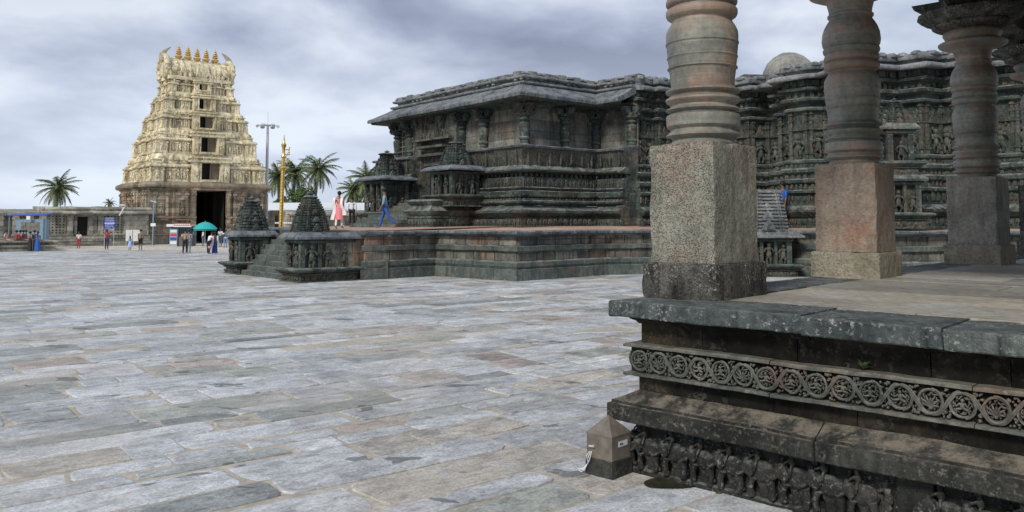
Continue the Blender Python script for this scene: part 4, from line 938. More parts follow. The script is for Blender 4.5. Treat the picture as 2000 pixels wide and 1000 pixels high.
                    for q in range(4): m.box(cx-hw_*.75+q*hw_*.5-.05,cx-hw_*.75+q*hw_*.5+.05,yb-.09,yb,zr+.02,zr+rh*.28, M=K)
                    m.box(cx-hw_*1.05,cx+hw_*1.05,yb-.16,yb+.7,zr+rh*.3,zr+rh*.4, M=K)
                    arc = [(yb+.28+.34*math.cos(s_), zr+rh*.4+rh*.52*math.sin(s_)) for s_ in [math.pi*k/7 for k in range(8)]]
                    m.prism(arc, -hw_*.98, hw_*.98, K @ Matrix.Translation((cx,0,0)) @ Matrix(((0,1,0,0),(1,0,0,0),(0,0,1,0),(0,0,0,1))), axis='y')
                    m.ell((cx,yb-.06,zr+rh*.62), (.22,.10,rh*.26), 8, 5, K)
                    for q in (-1,0,1): m.lathe([(.07,0),(.09,.05),(.03,.1),(.01,.22)], 5, M=K @ Matrix.Translation((cx+q*hw_*.55,yb+.28,zr+rh*.9)))
                else:
                    m.box(cx-hw_*.8,cx+hw_*.8,yb+.05,yb+.6,zr,zr+rh*.5, M=K); m.ell((cx,yb+.05,zr+rh*.55), (hw_*.8,.2,rh*.3), 8, 5, K)
                    if kd == 'p': figure(m, K @ Matrix.Translation((cx,yb-.1,zr)), rh*.85, rn, 1.2)
        I4 = Matrix.Identity(4)
        for k in range(4):
            K = Matrix.Rotation(R(90*k), 4, 'Z'); fr = k % 2 == 0
            side(K, w if fr else d, d/2 if fr else w/2, fr)
        # loose figures along the ledges
        for k in range(46):
            sd = rn.randrange(4); K = Matrix.Rotation(R(90*sd), 4, 'Z'); W = w if sd % 2 == 0 else d; D = d/2 if sd % 2 == 0 else w/2
            figure(m, K @ Matrix.Translation((rn.uniform(-W/2,W/2), -D+rn.uniform(-.1,.25), z0+.66*Hh)), rn.uniform(.3,.5), rn, 1.2)
        Ti = T.inverted(); kk = nxt/sc
        for i_, v_ in enumerate(m.v):
            l_ = Ti @ Vector(v_); f_ = min(1, max(0, (l_.z-z0)/Hh)); s1 = 1+.012-f_*.03
            if f_ > .45: s1 -= (f_-.45)*.10
            l_.x *= s1; l_.y *= s1; v2 = T @ l_; m.v[i_] = tuple(v2)
        m.wob(.035, 1.4, .03, 5); tr_ = m.build('tier', M['cream'], t)
        # central bay with its window, front and back
        wn = ws[ti]; zs, zh = z0+(.10*Hh if ti < 4 else .26*Hh), z0+.68*Hh; D = d/2
        for K in (I4, Matrix.Rotation(R(180), 4, 'Z')):
            m = MB(T @ K)
            m.box(-wn*1.0,-wn/2,-D-.25,-D+.55,z0,z1-.1*Hh); m.box(wn/2,wn*1.0,-D-.25,-D+.55,z0,z1-.1*Hh)
            m.box(-wn/2-.02,wn/2+.02,-D-.22,-D+.55,z0,zs); m.box(-wn*.98,wn*.98,-D-.2,-D+.55,zh,z1-.12*Hh)
            m.box(-wn*1.15,wn*1.15,-D-.45,-D+.5,zh+.02*Hh,zh+.09*Hh); m.box(-wn*.62,wn*.62,-D-.4,-D,zs-.08*Hh,zs)
            m.box(-wn*1.1,wn*1.1,-D-.38,-D+.5,z1-.16*Hh,z1-.10*Hh)
            for s_ in (-1, 1):
                figure(m, Matrix.Translation((s_*wn*.78,-D-.28,z0+.1*Hh)), Hh*.42, rn, 1.3); m.box(s_*wn*.58-.07,s_*wn*.58+.07,-D-.36,-D-.2,z0,zh)
            for q in range(5): figure(m, Matrix.Translation((wn*(-.9+.45*q),-D-.3,zh+.1*Hh)), Hh*.16, rn, 1.4)
            m.wob(.02, 2, .01, 5); fr_ = m.build('window_bay', M['cream'], tr_)
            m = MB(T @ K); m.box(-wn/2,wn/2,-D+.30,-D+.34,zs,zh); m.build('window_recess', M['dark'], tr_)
            m = MB(T @ K); m.box(-.0,wn/2-.04,-D+.12,-D+.16,zs+.02,zh-.02); m.box(-.05,.03,-D+.0,-D+.1,zs,zh); m.build('shutter', M['wood'] if ti < 3 else M['cream'], tr_)
    # barrel roof with horseshoe gables
    z0 = 16.8; rl = 3.25; m = MB(T)
    m.box(-rl-.1,rl+.1,-2.0,2.0,z0-.1,z0+.25)
    arc = [(1.0,0),(1.35,.25),(1.5,.6),(1.45,1.0),(1.15,1.45),(.7,1.8),(.25,1.98),(0,2.02)]; sec = [(y, z0+.2+z) for y, z in arc]+[(-y, z0+.2+z) for y, z in arc[::-1][1:]]
    SWP = Matrix(((0,1,0,0),(1,0,0,0),(0,0,1,0),(0,0,0,1)))
    m.prism(sec, -rl, rl, SWP, axis='y')
    for x in [-rl+.35+i*.62 for i in range(11)]: m.prism([(y*1.05, z0+.2+(z-z0-.2)*1.03) for y, z in sec], x-.06, x+.06, SWP, axis='y')
    for x in (-2.6,-1.7,1.7,2.6,0): 
        ww = .85 if x == 0 else .38
        m.lathe([(ww,0),(ww,.18),(ww*.8,.22),(ww*.55,.2),(ww*.5,.3),(.01,.36)], 14, M=Matrix.Translation((x,-1.45,z0+.95)) @ Matrix.Rotation(R(80),4,'X'))
    for k in range(26): figure(m, Matrix.Translation((rn.uniform(-rl,rl), -1.75, z0+.2)), rn.uniform(.5,.75), rn, 1.2)
    m.box(-rl-.05,rl+.05,-.22,.22,z0+2.15,z0+2.32)
    for k in range(16): m.ell((-rl+.2+k*.42,0,z0+2.34),(.14,.16,.12),7,5)
    m.wob(.03, 1.4, .015, 5); m.build('barrel_roof', M['cream'], t)
    for s_ in (-1, 1):
        m = MB(T); Tg = Matrix.Translation((s_*(rl+.12),0,z0+1.05)) @ Matrix.Rotation(R(90), 4, 'Y')
        pts = [(s_*(rl+.1), 1.55*math.cos(a)*(1.0 if math.sin(a) > -.3 else .85), z0+1.1+1.4*math.sin(a)) for a in [R(-50+280*k/18) for k in range(19)]]
        m.tube(pts, .26, 8); m.tube([(x-s_*.05, y*.7, z0+1.1+(z-z0-1.1)*.7) for x, y, z in pts], .16, 8)
        m.ell((s_*(rl+.05),0,z0+1.1),(.25,.9,.85),12,8)
        for k in range(8):
            a = R(-40+37*k); m.ell((s_*(rl+.25),1.6*math.cos(a),z0+1.1+1.45*math.sin(a)),(.16,.2,.2),7,5)
        m.wob(.03, 1.5, .015, 5); m.build('gable', M['cream'], t)
        m = MB(T); hx = s_*(rl+.05); n = 10
        pts = [(hx+s_*.24*math.sin(math.pi*k/n*.95)-s_*(.7*(k/n)**2.2), 0, z0+2.1+1.4*(k/n)) for k in range(n+1)]
        m.tube(pts, [.42*(1-k/n)**.75+.04 for k in range(n+1)], 10); m.build('horn', stone('horn_plaster', [(.34,.31,.25),(.48,.44,.35),(.55,.5,.4)], sc=1, streak=.4, lichen=0) if s_ < 0 else bpy.data.materials['horn_plaster'], t)
    for k in range(5):
        m = MB(T @ Matrix.Translation(((k-2)*.95+.05, 0, z0+2.3)))
        m.lathe([(.13,-.1),(.27,.0),(.17,.06),(.32,.16),(.40,.30),(.31,.42),(.14,.48),(.30,.56),(.32,.64),(.13,.72),(.27,.79),(.27,.87),(.11,.95),(.22,1.01),(.20,1.09),(.08,1.15),(.15,1.21),(.12,1.28),(.04,1.36),(.01,1.62)], 14)
        m.build('finial', M['gold_paint'], t)
tower()

# ---------------------------------------------------------------- cloister ranges on either side of the tower
QC = ad(286, 440, 77.3); QC = (QC.x, QC.y)
def lt(px): return line_t(QC, px)
def cloister():
    t = thing('cloister_range', 'low weathered stone cloister with lattice screens left of the cream tower', 'cloister', (QC[0], QC[1], 0), PHI)
    T = frame(QC[0], QC[1], PHI); x0 = lt(-60); rn = random.Random(3)
    m = MB(T); m.box(x0-3, .0, .3, 4.5, .5, 2.95); m.build('wall', M['cloister'], t)
    m = MB(T)
    for i, (y, z) in enumerate(((-1.0,.2),(-.7,.42),(-.4,.66),(-.15,.9))): m.blocks([(x0-3,y),(.3,y)], [(-2,z-.24),(.06,z-.24),(.06,z-.03),(.1,z),(-2,z+.01)], 1.8, .01, .02)
    m.wob(.02, 1); m.build('steps', M['cloister'], t)
    xr = lt(80)
    m = MB(T); m.blocks([(xr,0),(.15,0),(.15,3)], [(-1,2.95),(.2,2.98),(.55,2.84),(.6,2.92),(.58,3.03),(.2,3.14),(-1,3.2)], 1.4, .015, .03, sub=2)
    m.blocks([(xr,0),(.1,0),(.1,3)], [(-4,3.1),(.25,3.14),(.3,3.3),(.2,3.46),(-4,3.56)], 1.2, .02, .03, sub=2)
    m.blocks([(x0-3,.5),(xr,.5)], [(-1,2.75),(.2,2.8),(.5,2.68),(.55,2.75),(.52,2.86),(.2,2.98),(-4,3.3)], 1.4, .015, .03, sub=2); m.wob(.03, .8, .015, 4); m.build('roof', M['cloister'], t)
    for px in (0, 30, 58, 82, 136, 196, 247):
        m = MB(T); x = lt(px)+.1; 
        for z0, z1, h in ((.9,1.1,.30),(1.1,2.35,.22),(2.35,2.5,.28),(2.5,2.65,.24),(2.65,2.9,.38)): m.box(x-h,x+h,-.1,.35,z0,z1)
        m.wob(.01,3); m.build('pillar', M['cloister'], t)
    def lattice(pa, pb, z0=1.05, z1=2.75):
        m = MB(T); a, b = lt(pa), lt(pb); n = max(2, round((b-a)/.27)); nz = round((z1-z0)/.26)
        for k in range(n+1): x = a+(b-a)*k/n; m.box(x-.07,x+.07,.10,.22,z0,z1)
        for k in range(nz+1): z = z0+(z1-z0)*k/nz; m.box(a,b,.09,.21,z-.075,z+.075)
        m.build('lattice_screen', M['cloister'], t)
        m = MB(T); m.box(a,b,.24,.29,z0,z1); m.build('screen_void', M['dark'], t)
        m = MB(T); m.box(a-.05,b+.05,.0,.3,.88,z0); m.build('sill_wall', M['cloister'], t)
    lattice(88, 130); lattice(141, 147); lattice(184, 190); lattice(203, 243)
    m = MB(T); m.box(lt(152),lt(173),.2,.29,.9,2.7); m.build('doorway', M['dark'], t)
    m = MB(T); 
    for a, b in ((147,152.5),(173,184)): m.box(lt(a),lt(b),.0,.3,.9,2.9)
    m.box(lt(152.5),lt(173),.0,.3,2.6,2.95); m.build('door_frame', M['cloister'], t)
    m = MB(T); m.box(lt(173),lt(174.2),.05,.2,.9,2.55); m.build('red_door_edge', M['red'], t)
    m = MB(T); m.box(lt(248),.15,-.15,2.0,.5,2.97); m.wob(.03,1); m.build('end_pier', M['cloister'], t)
cloister()
def right_range():
    t = thing('cloister_range', 'low weathered stone cloister right of the cream tower, behind the palms\' shadow line'.replace(" behind the palms' shadow line", ' seen behind the gilded flagpole'), 'cloister', (QC[0]+B.x*14, QC[1]+B.y*14, 0), PHI)
    T = frame(QC[0], QC[1], PHI); a, b = 14.2, 38
    m = MB(T); m.box(a,b,.8,4,0,2.9); m.build('wall', M['cloister'], t)
    m = MB(T); m.blocks([(a,.6),(b,.6)], [(-1,2.9),(.2,2.95),(.6,2.8),(.62,2.95),(.2,3.12),(-2,3.4)], 1.4, .02, .03, sub=2); m.wob(.03,.8); m.build('roof', M['cloister'], t)
    m = MB(T)
    for k in range(12): m.box(a+.6+k*1.9-.2, a+.6+k*1.9+.2, .45,.85,.5,2.9)
    m.build('pillar', M['cloister'], t)
    m = MB(T)
    for k in range(11):
        for q in range(6): m.box(a+1.0+k*1.9+q*.2, a+1.1+k*1.9+q*.2, .74,.82,1.4,2.5)
        for q in range(5): m.box(a+.9+k*1.9, a+2.1+k*1.9, .75,.81,1.5+q*.22,1.58+q*.22)
    m.build('lattice_screen', M['cloister'], t)
right_range()
def shed():
    t = thing('white_shed', 'long low shed with a white sheet roof behind the cloister', 'shed', tuple(ad(640, 410, 112)[:2])+(0,), R(3))
    q = ad(640, 410, 112); T = frame(q.x, q.y, R(3)); z0, z1 = zy(412, 112), zy(400, 112)
    m = MB(T); m.prism([(-7,z0),(-1.5,z1+.25),(3,z0)], -9, 9, Matrix(((0,1,0,0),(1,0,0,0),(0,0,1,0),(0,0,0,1))), axis='y')
    for k in range(30): x = -9+k*.62; m.box(x,x+.05,-7.05,-6.9,z0-.05,z0+.12)
    m.build('roof', M['white'], t)
    m = MB(T); m.box(-8.5,8.5,-6,2.5,0,z0-.02); m.build('wall', M['cloister'], t)
    m = MB(T); m.prism([(-10.5,z0-.1),(-8.2,z1-.1),(-6,z0-.1)], -8.2, -7, axis='y'); m.build('gable', M['white'], t)
shed()
# low stone platform at the left edge
def platform():
    a = at(108, 489.5, 0); t = thing('stone_platform', 'low moulded stone platform at the left edge where visitors sit', 'platform', (a.x, a.y, 0), PHI)
    T = frame(a.x, a.y, PHI); pl = [(-16,0),(0,0),(0,6),(-16,6)]
    m = MB(T); m.box(-15.8,-.2,.2,5.8,-.05,.70)
    for pr in ([(-.4,-.05),(.1,-.05),(.1,.16),(-.4,.16)],[(-.4,.16),(.0,.16),(.0,.30),(-.4,.30)],[(-.4,.30),(.12,.30),(.14,.36),(.14,.46),(-.4,.46)],[(-.4,.46),(-.04,.46),(-.04,.60),(-.4,.60)],[(-.4,.60),(.16,.62),(.18,.68),(.16,.76),(-.4,.76)]):
        m.blocks(pl, pr, 1.4, .01, .02, closed=True)
    m.wob(.015, 1.5, .01, 6); m.build('moulded_base', M['cloister'], t)
    return a
PA = platform()
def kiosk():
    q = ad(62, 455, 66); T = frame(q.x, q.y, R(4)); zt = lambda y: zy(y, 66)
    t = thing('blue_kiosk', 'pale blue kiosk with a flat blue awning standing behind the seated visitors', 'kiosk', (q.x, q.y, 0), R(12))
    m = MB(T); m.box(-1.05,1.0,-.3,.7,0,zt(428)); m.build('body', M['paleblue'], t)
    m = MB(T); m.box(-.7,.7,-.34,-.29,zt(452),zt(434)); m.build('grille', M['cloister'], t)
    m = MB(T); z = zt(422); m.add([(-1.6,-.6,z),(1.4,-.6,z+.05),(1.4,.5,z+.16),(-1.6,.5,z+.11),(-1.6,-.6,z+.08),(1.4,-.6,z+.13),(1.4,.5,z+.24),(-1.6,.5,z+.19)], [(0,3,2,1),(4,5,6,7),(0,1,5,4),(1,2,6,5),(2,3,7,6),(3,0,4,7)]); m.build('awning', M['blue'], t)
    m = MB(T)
    for x in (-1.5,1.3): m.tube([(x,-.5,0),(x,-.5,z)], .03, 6)
    m.build('awning_post', M['paleblue'], t)
    m = MB(T); m.box(-.15,.15,-.64,-.62,z-.28,z); m.build('notice', M['white'], t)
kiosk()
def text(body, size, mat, T, parent, name='lettering', ext=.004, align='CENTER'):
    cu = bpy.data.curves.new(name, 'FONT'); cu.body = body; cu.size = size; cu.align_x = align; cu.align_y = 'CENTER'; cu.extrude = ext
    cu.materials.append(mat); o = bpy.data.objects.new(name, cu); C.objects.link(o); 
    o.parent = parent; o.matrix_parent_inverse = world(parent).inverted(); o.matrix_basis = T
    return o
UP = Matrix.Rotation(R(90), 4, 'X')
def fit(px0, px1, py0, py1, d):
    a, b = ad(px0, py1, d), ad(px1, py0, d); return (a.x+b.x)/2, d, a.z, b.z, b.x-a.x
def signs():
    # blue notice board on the cloister
    x, y, z0, z1, w = fit(205, 223, 447, 425, 73.2); t = thing('notice_board', 'blue notice board with rows of white writing hung on the lattice screen', 'sign', (x, y, z0), PHI*.6); T = frame(x, y, PHI*.6)
    m = MB(T); m.box(-w/2,w/2,-.03,.03,z0,z1); m.build('board', M['blue'], t)
    m = MB(T); rn = random.Random(4)
    for r_ in range(7):
        z = z1-.1-r_*(z1-z0-.15)/6.6
        xx = -w*.4
        while xx < w*.38:
            L = rn.uniform(.03,.11); m.box(xx,xx+L,-.042,-.031,z-.025,z+.025 if r_ not in (0,3) else z+.05); xx += L+.035
    m.box(-w*.5,w*.5,-.04,-.031,(z0+z1)/2-.02,(z0+z1)/2+.025)
    m.build('writing', M['white'], t)
    m = MB(T)
    for xx in (-w/2+.05,w/2-.05): m.tube([(xx,.05,0),(xx,.05,z0)], .025, 6)
    m.build('post', M['steel'], t)
    for i, (a, b, lab) in enumerate(((246.5,257.5,'left one of two blank white boards leaning below the cloister pier'),(260.5,273,'right one of two blank white boards leaning below the cloister pier'))):
        x, y, z0, z1, w = fit(a, b, 471, 449, 73.0); t = thing('white_board', lab, 'board', (x, y, 0), PHI*.7, 'blank white boards by the cloister'); T = frame(x, y, PHI*.7)
        m = MB(T); m.box(-w/2,w/2,-.02,.02,z0,z1); m.build('panel', plain('board_grey', (.78,.77,.74), .6) if i == 0 else bpy.data.materials['board_grey'], t)
        m = MB(T)
        for xx in (-w/2+.05,w/2-.05): m.tube([(xx,.04,0),(xx,.04,z1)], .03, 6)
        m.build('leg', M['steel'], t)
    # blue and white barrier banner behind the flagpole
    x, y, z0, z1, w = fit(534, 573, 448, 439.5, 58); t = thing('blue_banner', 'low blue banner with white writing behind the gilded flagpole', 'banner', (x, y, 0), 0); T = frame(x, y, 0)
    m = MB(T); m.box(-w/2,w/2,-.02,.02,z0-.25,z1); m.build('sheet', M['blue'], t)
    m = MB(T); xx = -w*.42
    while xx < w*.42: L = random.uniform(.05,.13); m.box(xx,xx+L,-.035,-.021,z0+.10,z0+.2); xx += L+.04
    m.build('writing', M['white'], t)
    m = MB(T)
    for xx in (-w/2,0,w/2): m.tube([(xx,.04,0),(xx,.04,z1)], .03, 6)
    m.build('post', M['steel'], t)
signs()
def stall():
    x, y, z0, z1, w = fit(334, 374, 478, 435, 73); t = thing('refreshment_stall', 'small refreshment stall with a red and white signboard below the tower', 'stall', (x, y, 0), R(8)); T = frame(x, y, R(8))
    m = MB(T); m.box(-w/2,-w/2+.06,-.2,1.4,0,1.75); m.box(-w/2,-w*.2,1.3,1.4,0,1.75); m.box(-w/2,w/2,1.35,1.45,0,1.75); m.build('side_panel', M['paleblue'], t)
    m = MB(T); m.box(-w*.48,-w*.15,-.25,.1,0,1.55); m.build('cabinet', plain('blue_grey_cabinet', (.30,.40,.46), .5), t)
    for k in range(4):
        m = MB(T); m.box(-w*.46,-w*.17,-.262,-.252,.2+.34*k,.44+.34*k); m.build('shelf', [M['white'],M['blue'],M['red'],M['white']][k], t)
    m = MB(T); m.box(-w*.1,w/2,-.1,.5,0,.85); m.build('counter', M['wood'], t)
    rn = random.Random(6)
    for k in range(7):
        m = MB(T); xx = -w*.05+k*.12; m.lathe([(.04,.852),(.045,.95),(.03,1.02),(.015,1.08)], 8, (xx, .1, 0)); m.build('jar', [M['red'],M['white'],M['gold_paint'],M['teal']][k % 4], t)
    m = MB(T); m.box(-w/2-.1,w/2+.05,-.5,1.5,1.76,1.82); m.build('roof', M['steel'], t)
    m = MB(T); m.box(-w*.27,w*.52,-.56,-.5,1.68,2.03); sb = m.build('signboard', M['red'], t)
    m = MB(T); m.box(-w*.27,w*.52,-.575,-.561,1.70,1.80); xx = -w*.24
    while xx < w*.48: L = random.uniform(.04,.12); m.box(xx,xx+L,-.57,-.561,1.86,1.96); xx += L+.035
    m.build('writing', M['white'], sb)
    m = MB(T); m.box(-w*.6,-w*.27,-.54,-.5,1.72,1.95); m.build('side_sign', M['white'], t)
stall()
def umbrella():
    q = ad(401, 440, 70); zt, ze = zy(433.5, 70), zy(447, 70); t = thing('market_umbrella', 'wide teal umbrella shading the stall by the tower gate', 'umbrella', (q.x, q.y, 0), .1); T = frame(q.x, q.y, .1)
    m = MB(T); n = 8; vs = []; fs = []; K = 7
    for i in range(K+1):
        f = i/K; r = 1.0*f; z = zt-(zt-ze)*f**2.0
        for k in range(n*4):
            a = 2*math.pi*k/(n*4); sag = 1-.05*f*abs(math.sin(a*n/2))**.7*0-.04*f*(1-abs(math.cos(a*n/2))); vs.append((r*sag*math.cos(a), r*sag*math.sin(a), z))
    for i in range(K):
        for k in range(n*4): fs.append((i*n*4+k, i*n*4+(k+1)%(n*4), (i+1)*n*4+(k+1)%(n*4), (i+1)*n*4+k))
    m.add(vs, fs, True)
    for k in range(n*4):
        a = 2*math.pi*k/(n*4); a2 = 2*math.pi*(k+1)/(n*4); m.add([(.9*math.cos(a),.9*math.sin(a),ze),(.9*math.cos(a2),.9*math.sin(a2),ze),(.91*math.cos(a2),.91*math.sin(a2),ze-.12),(.91*math.cos(a),.91*math.sin(a),ze-.12)], [(0,1,2,3)])
    m.build('canopy', M['teal'], t)
    m = MB(T); m.tube([(0,0,0),(0,0,zt+.08)], .025, 8); m.build('pole', M['steel'], t)
    m = MB(T)
    for k in range(8): a = math.pi*k/4; m.tube([(0,0,zt-.35),(.5*math.cos(a),.5*math.sin(a),zt-.2)], .008, 4)
    m.build('rib', M['steel'], t)
umbrella()
def poles():
    # light mast
    q = ad(522, 300, 90); zt = zy(243, 90); t = thing('light_mast', 'tall grey floodlight mast beside the tower', 'light mast', (q.x, q.y, 0)); T = frame(q.x, q.y, .3)
    m = MB(T); m.lathe([(.24,0),(.2,3),(.13,zt-.1),(.13,zt)], 12); m.build('pole', M['steel'], t)
    m = MB(T); m.tube([(.62*math.cos(a), .62*math.sin(a), zt-.1) for a in [2*math.pi*k/16 for k in range(17)]], .05, 6)
    for k in range(3): a = math.pi*k/3; m.tube([(-.95*math.cos(a),-.95*math.sin(a),zt-.1),(.95*math.cos(a),.95*math.sin(a),zt-.1)], .045, 6)
    m.tube([(0,0,zt),(0,0,zt+1.4)], .025, 5); m.build('ring', M['steel'], t)
    for k in range(6):
        a = math.pi*k/3; K = frame(.95*math.cos(a), .95*math.sin(a), a+R(-90), zt-.1); m = MB(T)
        m.box(-.2,.2,.0,.3,-.12,.12, M=K @ Matrix.Rotation(R(-35),4,'X')); m.build('floodlight', M['steel'], t)
    # gilded flagpole
    q = ad(547, 445, 50); t = thing('gilded_flagpole', 'tall gilded temple flagpole with a bracketed top beside the palms', 'flagpole', (q.x, q.y, 0)); zt = zy(264, 50); T = frame(q.x, q.y, .4) @ Matrix.Rotation(R(1.2), 4, 'Y')
    m = MB(T); z1 = zt-2.2; pr = []
    k = 0; z = 0
    while z < z1: pr += [(.125-.02*z/z1,z),(.125-.02*z/z1,z+.14),(.145-.02*z/z1,z+.15),(.145-.02*z/z1,z+.19)]; z += .2
    m.lathe(pr, 14, smooth=False); m.build('shaft', M['gold'], t)
    m = MB(T); m.lathe([(.11,z1),(.2,z1+.1),(.28,z1+.2),(.2,z1+.32),(.10,z1+.4),(.10,z1+.8),(.16,z1+.86),(.1,z1+.95),(.09,z1+1.4),(.13,z1+1.5),(.16,z1+1.62),(.08,z1+1.75),(.06,z1+1.9),(.01,z1+2.25)], 14)
    for zz in (z1+.62, z1+1.0, z1+1.3): m.box(-.02,.36,-.06,.06,zz,zz+.06); m.tube([(.33,0,zz),(.33,0,zz+.2)], .035, 6)
    m.tube([(-.33,0,z1+.25),(-.33,0,z1+.5)], .03, 6); m.tube([(.02,0,z1+.62),(.34,0,z1+1.3)], .02, 5); m.build('finial', M['gold'], t)
    m = MB(T); m.box(-.5,.5,-.5,.5,0,.8,.1); m.build('base', M['temple'], t)
    # street lamp with a small sign
    q = at(298, 479, 0); t = thing('lamp_post', 'slim pale blue lamp post with a small sign before the tower base', 'lamp post', (q.x, q.y, 0)); T = frame(q.x, q.y, 0); zt = zy(393, q.y)
    m = MB(T); m.tube([(0,0,0),(0,0,zt)], .055, 8); m.build('pole', M['paleblue'], t)
    m = MB(T); m.add([(-.3,-.12,zt+.02),(.25,-.12,zt-.14),(.25,.12,zt-.14),(-.3,.12,zt+.02),(-.28,-.12,zt+.08),(.27,-.12,zt-.06),(.27,.12,zt-.06),(-.28,.12,zt+.08)], [(0,3,2,1),(4,5,6,7),(0,1,5,4),(1,2,6,5),(2,3,7,6),(3,0,4,7)]); m.build('lamp_head', M['steel'], t)
    m = MB(T); m.box(-.2,.26,-.08,-.06,zy(442,q.y),zy(436,q.y)); m.build('sign_plate', M['white'], t)
    # crossed floodlight bracket on the cloister roof
    q = ad(246, 412, 74.5); t = thing('floodlight_bracket', 'slanted white floodlight bracket sticking up from the cloister eave', 'floodlight', (q.x, q.y, zy(422,76.5))); T = frame(q.x, q.y, 0)
    m = MB(T); m.tube([(-.3,-.6,zy(421,74)),(.25,-.6,zy(400,74))], .055, 6); m.tube([(.0,-.6,zy(410,76.5)),(-.15,-.6,zy(402,76.5))], .03, 6); m.build('arm', M['white'], t)
    m = MB(T); m.box(-.3,.25,-.75,-.55,zy(403,76.5),zy(400,76.5)); m.build('lamp_head', M['steel'], t)
poles()
# ---------------------------------------------------------------- trees
def palm(name, label, px, pyc, d, r, seed, lean=.6, nf=34, group='coconut palms beyond the courtyard'):
    rn = random.Random(seed); q = ad(px, pyc, d); z = q.z; bx = q.x-lean; t = thing(name, label, 'palm', (bx, d, 0), 0, group)
    m = MB(); pts = []; n = 14
    for k in range(n+1): f = k/n; pts.append((bx+lean*f**1.6, d, z*f))
    m.tube(pts, [.24-.10*k/n+.012*(k % 2) for k in range(n+1)], 9); m.build('trunk', M['bark'], t)
    m = MB(); c = Vector((q.x, d, z))
    for i in range(nf):
        az = 2.4*i+rn.uniform(-.3,.3); el = R(78-128*(i/nf)**.9)+rn.uniform(-.12,.12); L = r*rn.uniform(1.08,1.32); g = rn.uniform(.55,.85)
        dirh = Vector((math.cos(az), math.sin(az), 0)); P0 = c+Vector((0,0,.1)); pts = []; ns = 14
        for k in range(ns+1):
            f = k/ns; e = el-g*1.5*f; 
            if k: P0 = P0+(dirh*math.cos(e)+Vector((0,0,math.sin(e))))*(L/ns)
            pts.append(P0.copy())
        m.tube(pts, [.045*(1-k/ns)+.008 for k in range(ns+1)], 4)
        sd = dirh.cross(Vector((0,0,1)))
        for k in range(1, ns*3):
            f = k/(ns*3); ii = min(int(f*ns), ns-1); p = pts[ii].lerp(pts[ii+1], f*ns-ii); tn = (pts[ii+1]-pts[ii]).normalized()
            ll = r*.29*math.sin(math.pi*min(1, f*.82+.16))**.8; w = .035+.015*r/3
            for s_ in (-1, 1):
                droop = rn.uniform(.35,.9); dv = (sd*s_*1.0+tn*.75+Vector((0,0,-droop))).normalized(); tip = p+dv*ll*rn.uniform(.8,1.1)
                m.add([p-tn*w, p+tn*w, tip], [(0,1,2)])
    m.build('crown', M['frond'], t)
    m = MB()
    for k in range(7): a = rn.uniform(0,6.28); m.ell((c.x+.28*math.cos(a), c.y+.28*math.sin(a), c.z-.25-rn.uniform(0,.25)), (.13,.13,.16), 7, 5)
    m.build('coconuts', M['frond'], t)
palm('coconut_palm', 'lone coconut palm rising behind the cloister at the far left', 113, 368, 118, 2.75, 1, .3, 38)
palm('coconut_palm', 'tiny distant palm top just left of the tower base', 214, 397, 190, 1.5, 2, .2, 16)
palm('coconut_palm', 'coconut palm just right of the light mast, half behind the flagpole', 543, 345, 128, 3.0, 3, -.3)
palm('coconut_palm', 'coconut palm in the middle of the group between flagpole and small tree', 577, 336, 132, 3.1, 4, .4, 38)
palm('coconut_palm', 'coconut palm right of the group with its crown clear against the sky', 623, 331, 124, 3.1, 5, .8, 38)
palm('coconut_palm', 'shorter coconut palm left of the walking visitors, near the far shrine', 690, 373, 120, 2.3, 6, .4, 34)
palm('coconut_palm', 'coconut palm partly hidden behind the far entrance shrine', 716, 350, 118, 2.8, 7, -.6, 36)
palm('coconut_palm', 'low coconut palm crown close against the far entrance shrine', 722, 378, 124, 2.3, 8, -.3, 32)
def bushy(label, px, pyt, d, r, hgt, seed):
    rn = random.Random(seed); q = ad(px, pyt, d); t = thing('broadleaf_tree', label, 'tree', (q.x, d, 0), 0, 'leafy trees behind the cloister'); ztop = q.z
    m = MB(); m.tube([(q.x,d,0),(q.x+.1,d,ztop*.4),(q.x,d,ztop*.7)], [.25,.2,.1], 8)
    cl = []
    for k in range(16):
        a = rn.uniform(0,6.28); rr = r*rn.uniform(.1,.75); c = Vector((q.x+rr*math.cos(a), d+rr*math.sin(a), ztop-hgt*rn.uniform(.15,.95))); cl.append((c, r*rn.uniform(.25,.42)))
        m.tube([(q.x,d,ztop*.45), tuple(c)], [.09,.03], 5)
    m.build('trunk', M['bark'], t)
    m = MB()
    for c, cr in cl:
        for k in range(330):
            v = Vector((rn.gauss(0,1), rn.gauss(0,1), rn.gauss(0,1))).normalized()*cr*rn.uniform(.45,1.1); p = c+v; a = Vector((rn.gauss(0,1),rn.gauss(0,1),rn.gauss(0,1))).normalized()*.15; b = a.cross(v).normalized()*.08
            m.add([p-a, p+b, p+a, p-b], [(0,1,2,3)])
    m.build('crown', M['leaf'], t)
bushy('dense leafy tree below the group of palms', 583, 362, 116, 2.6, 3.6, 1)
bushy('small leafy tree at the foot of the rightmost palms', 700, 388, 118, 1.8, 2.2, 2)
bushy('small leafy tree just right of the flagpole foot', 553, 385, 122, 1.7, 2.0, 3)
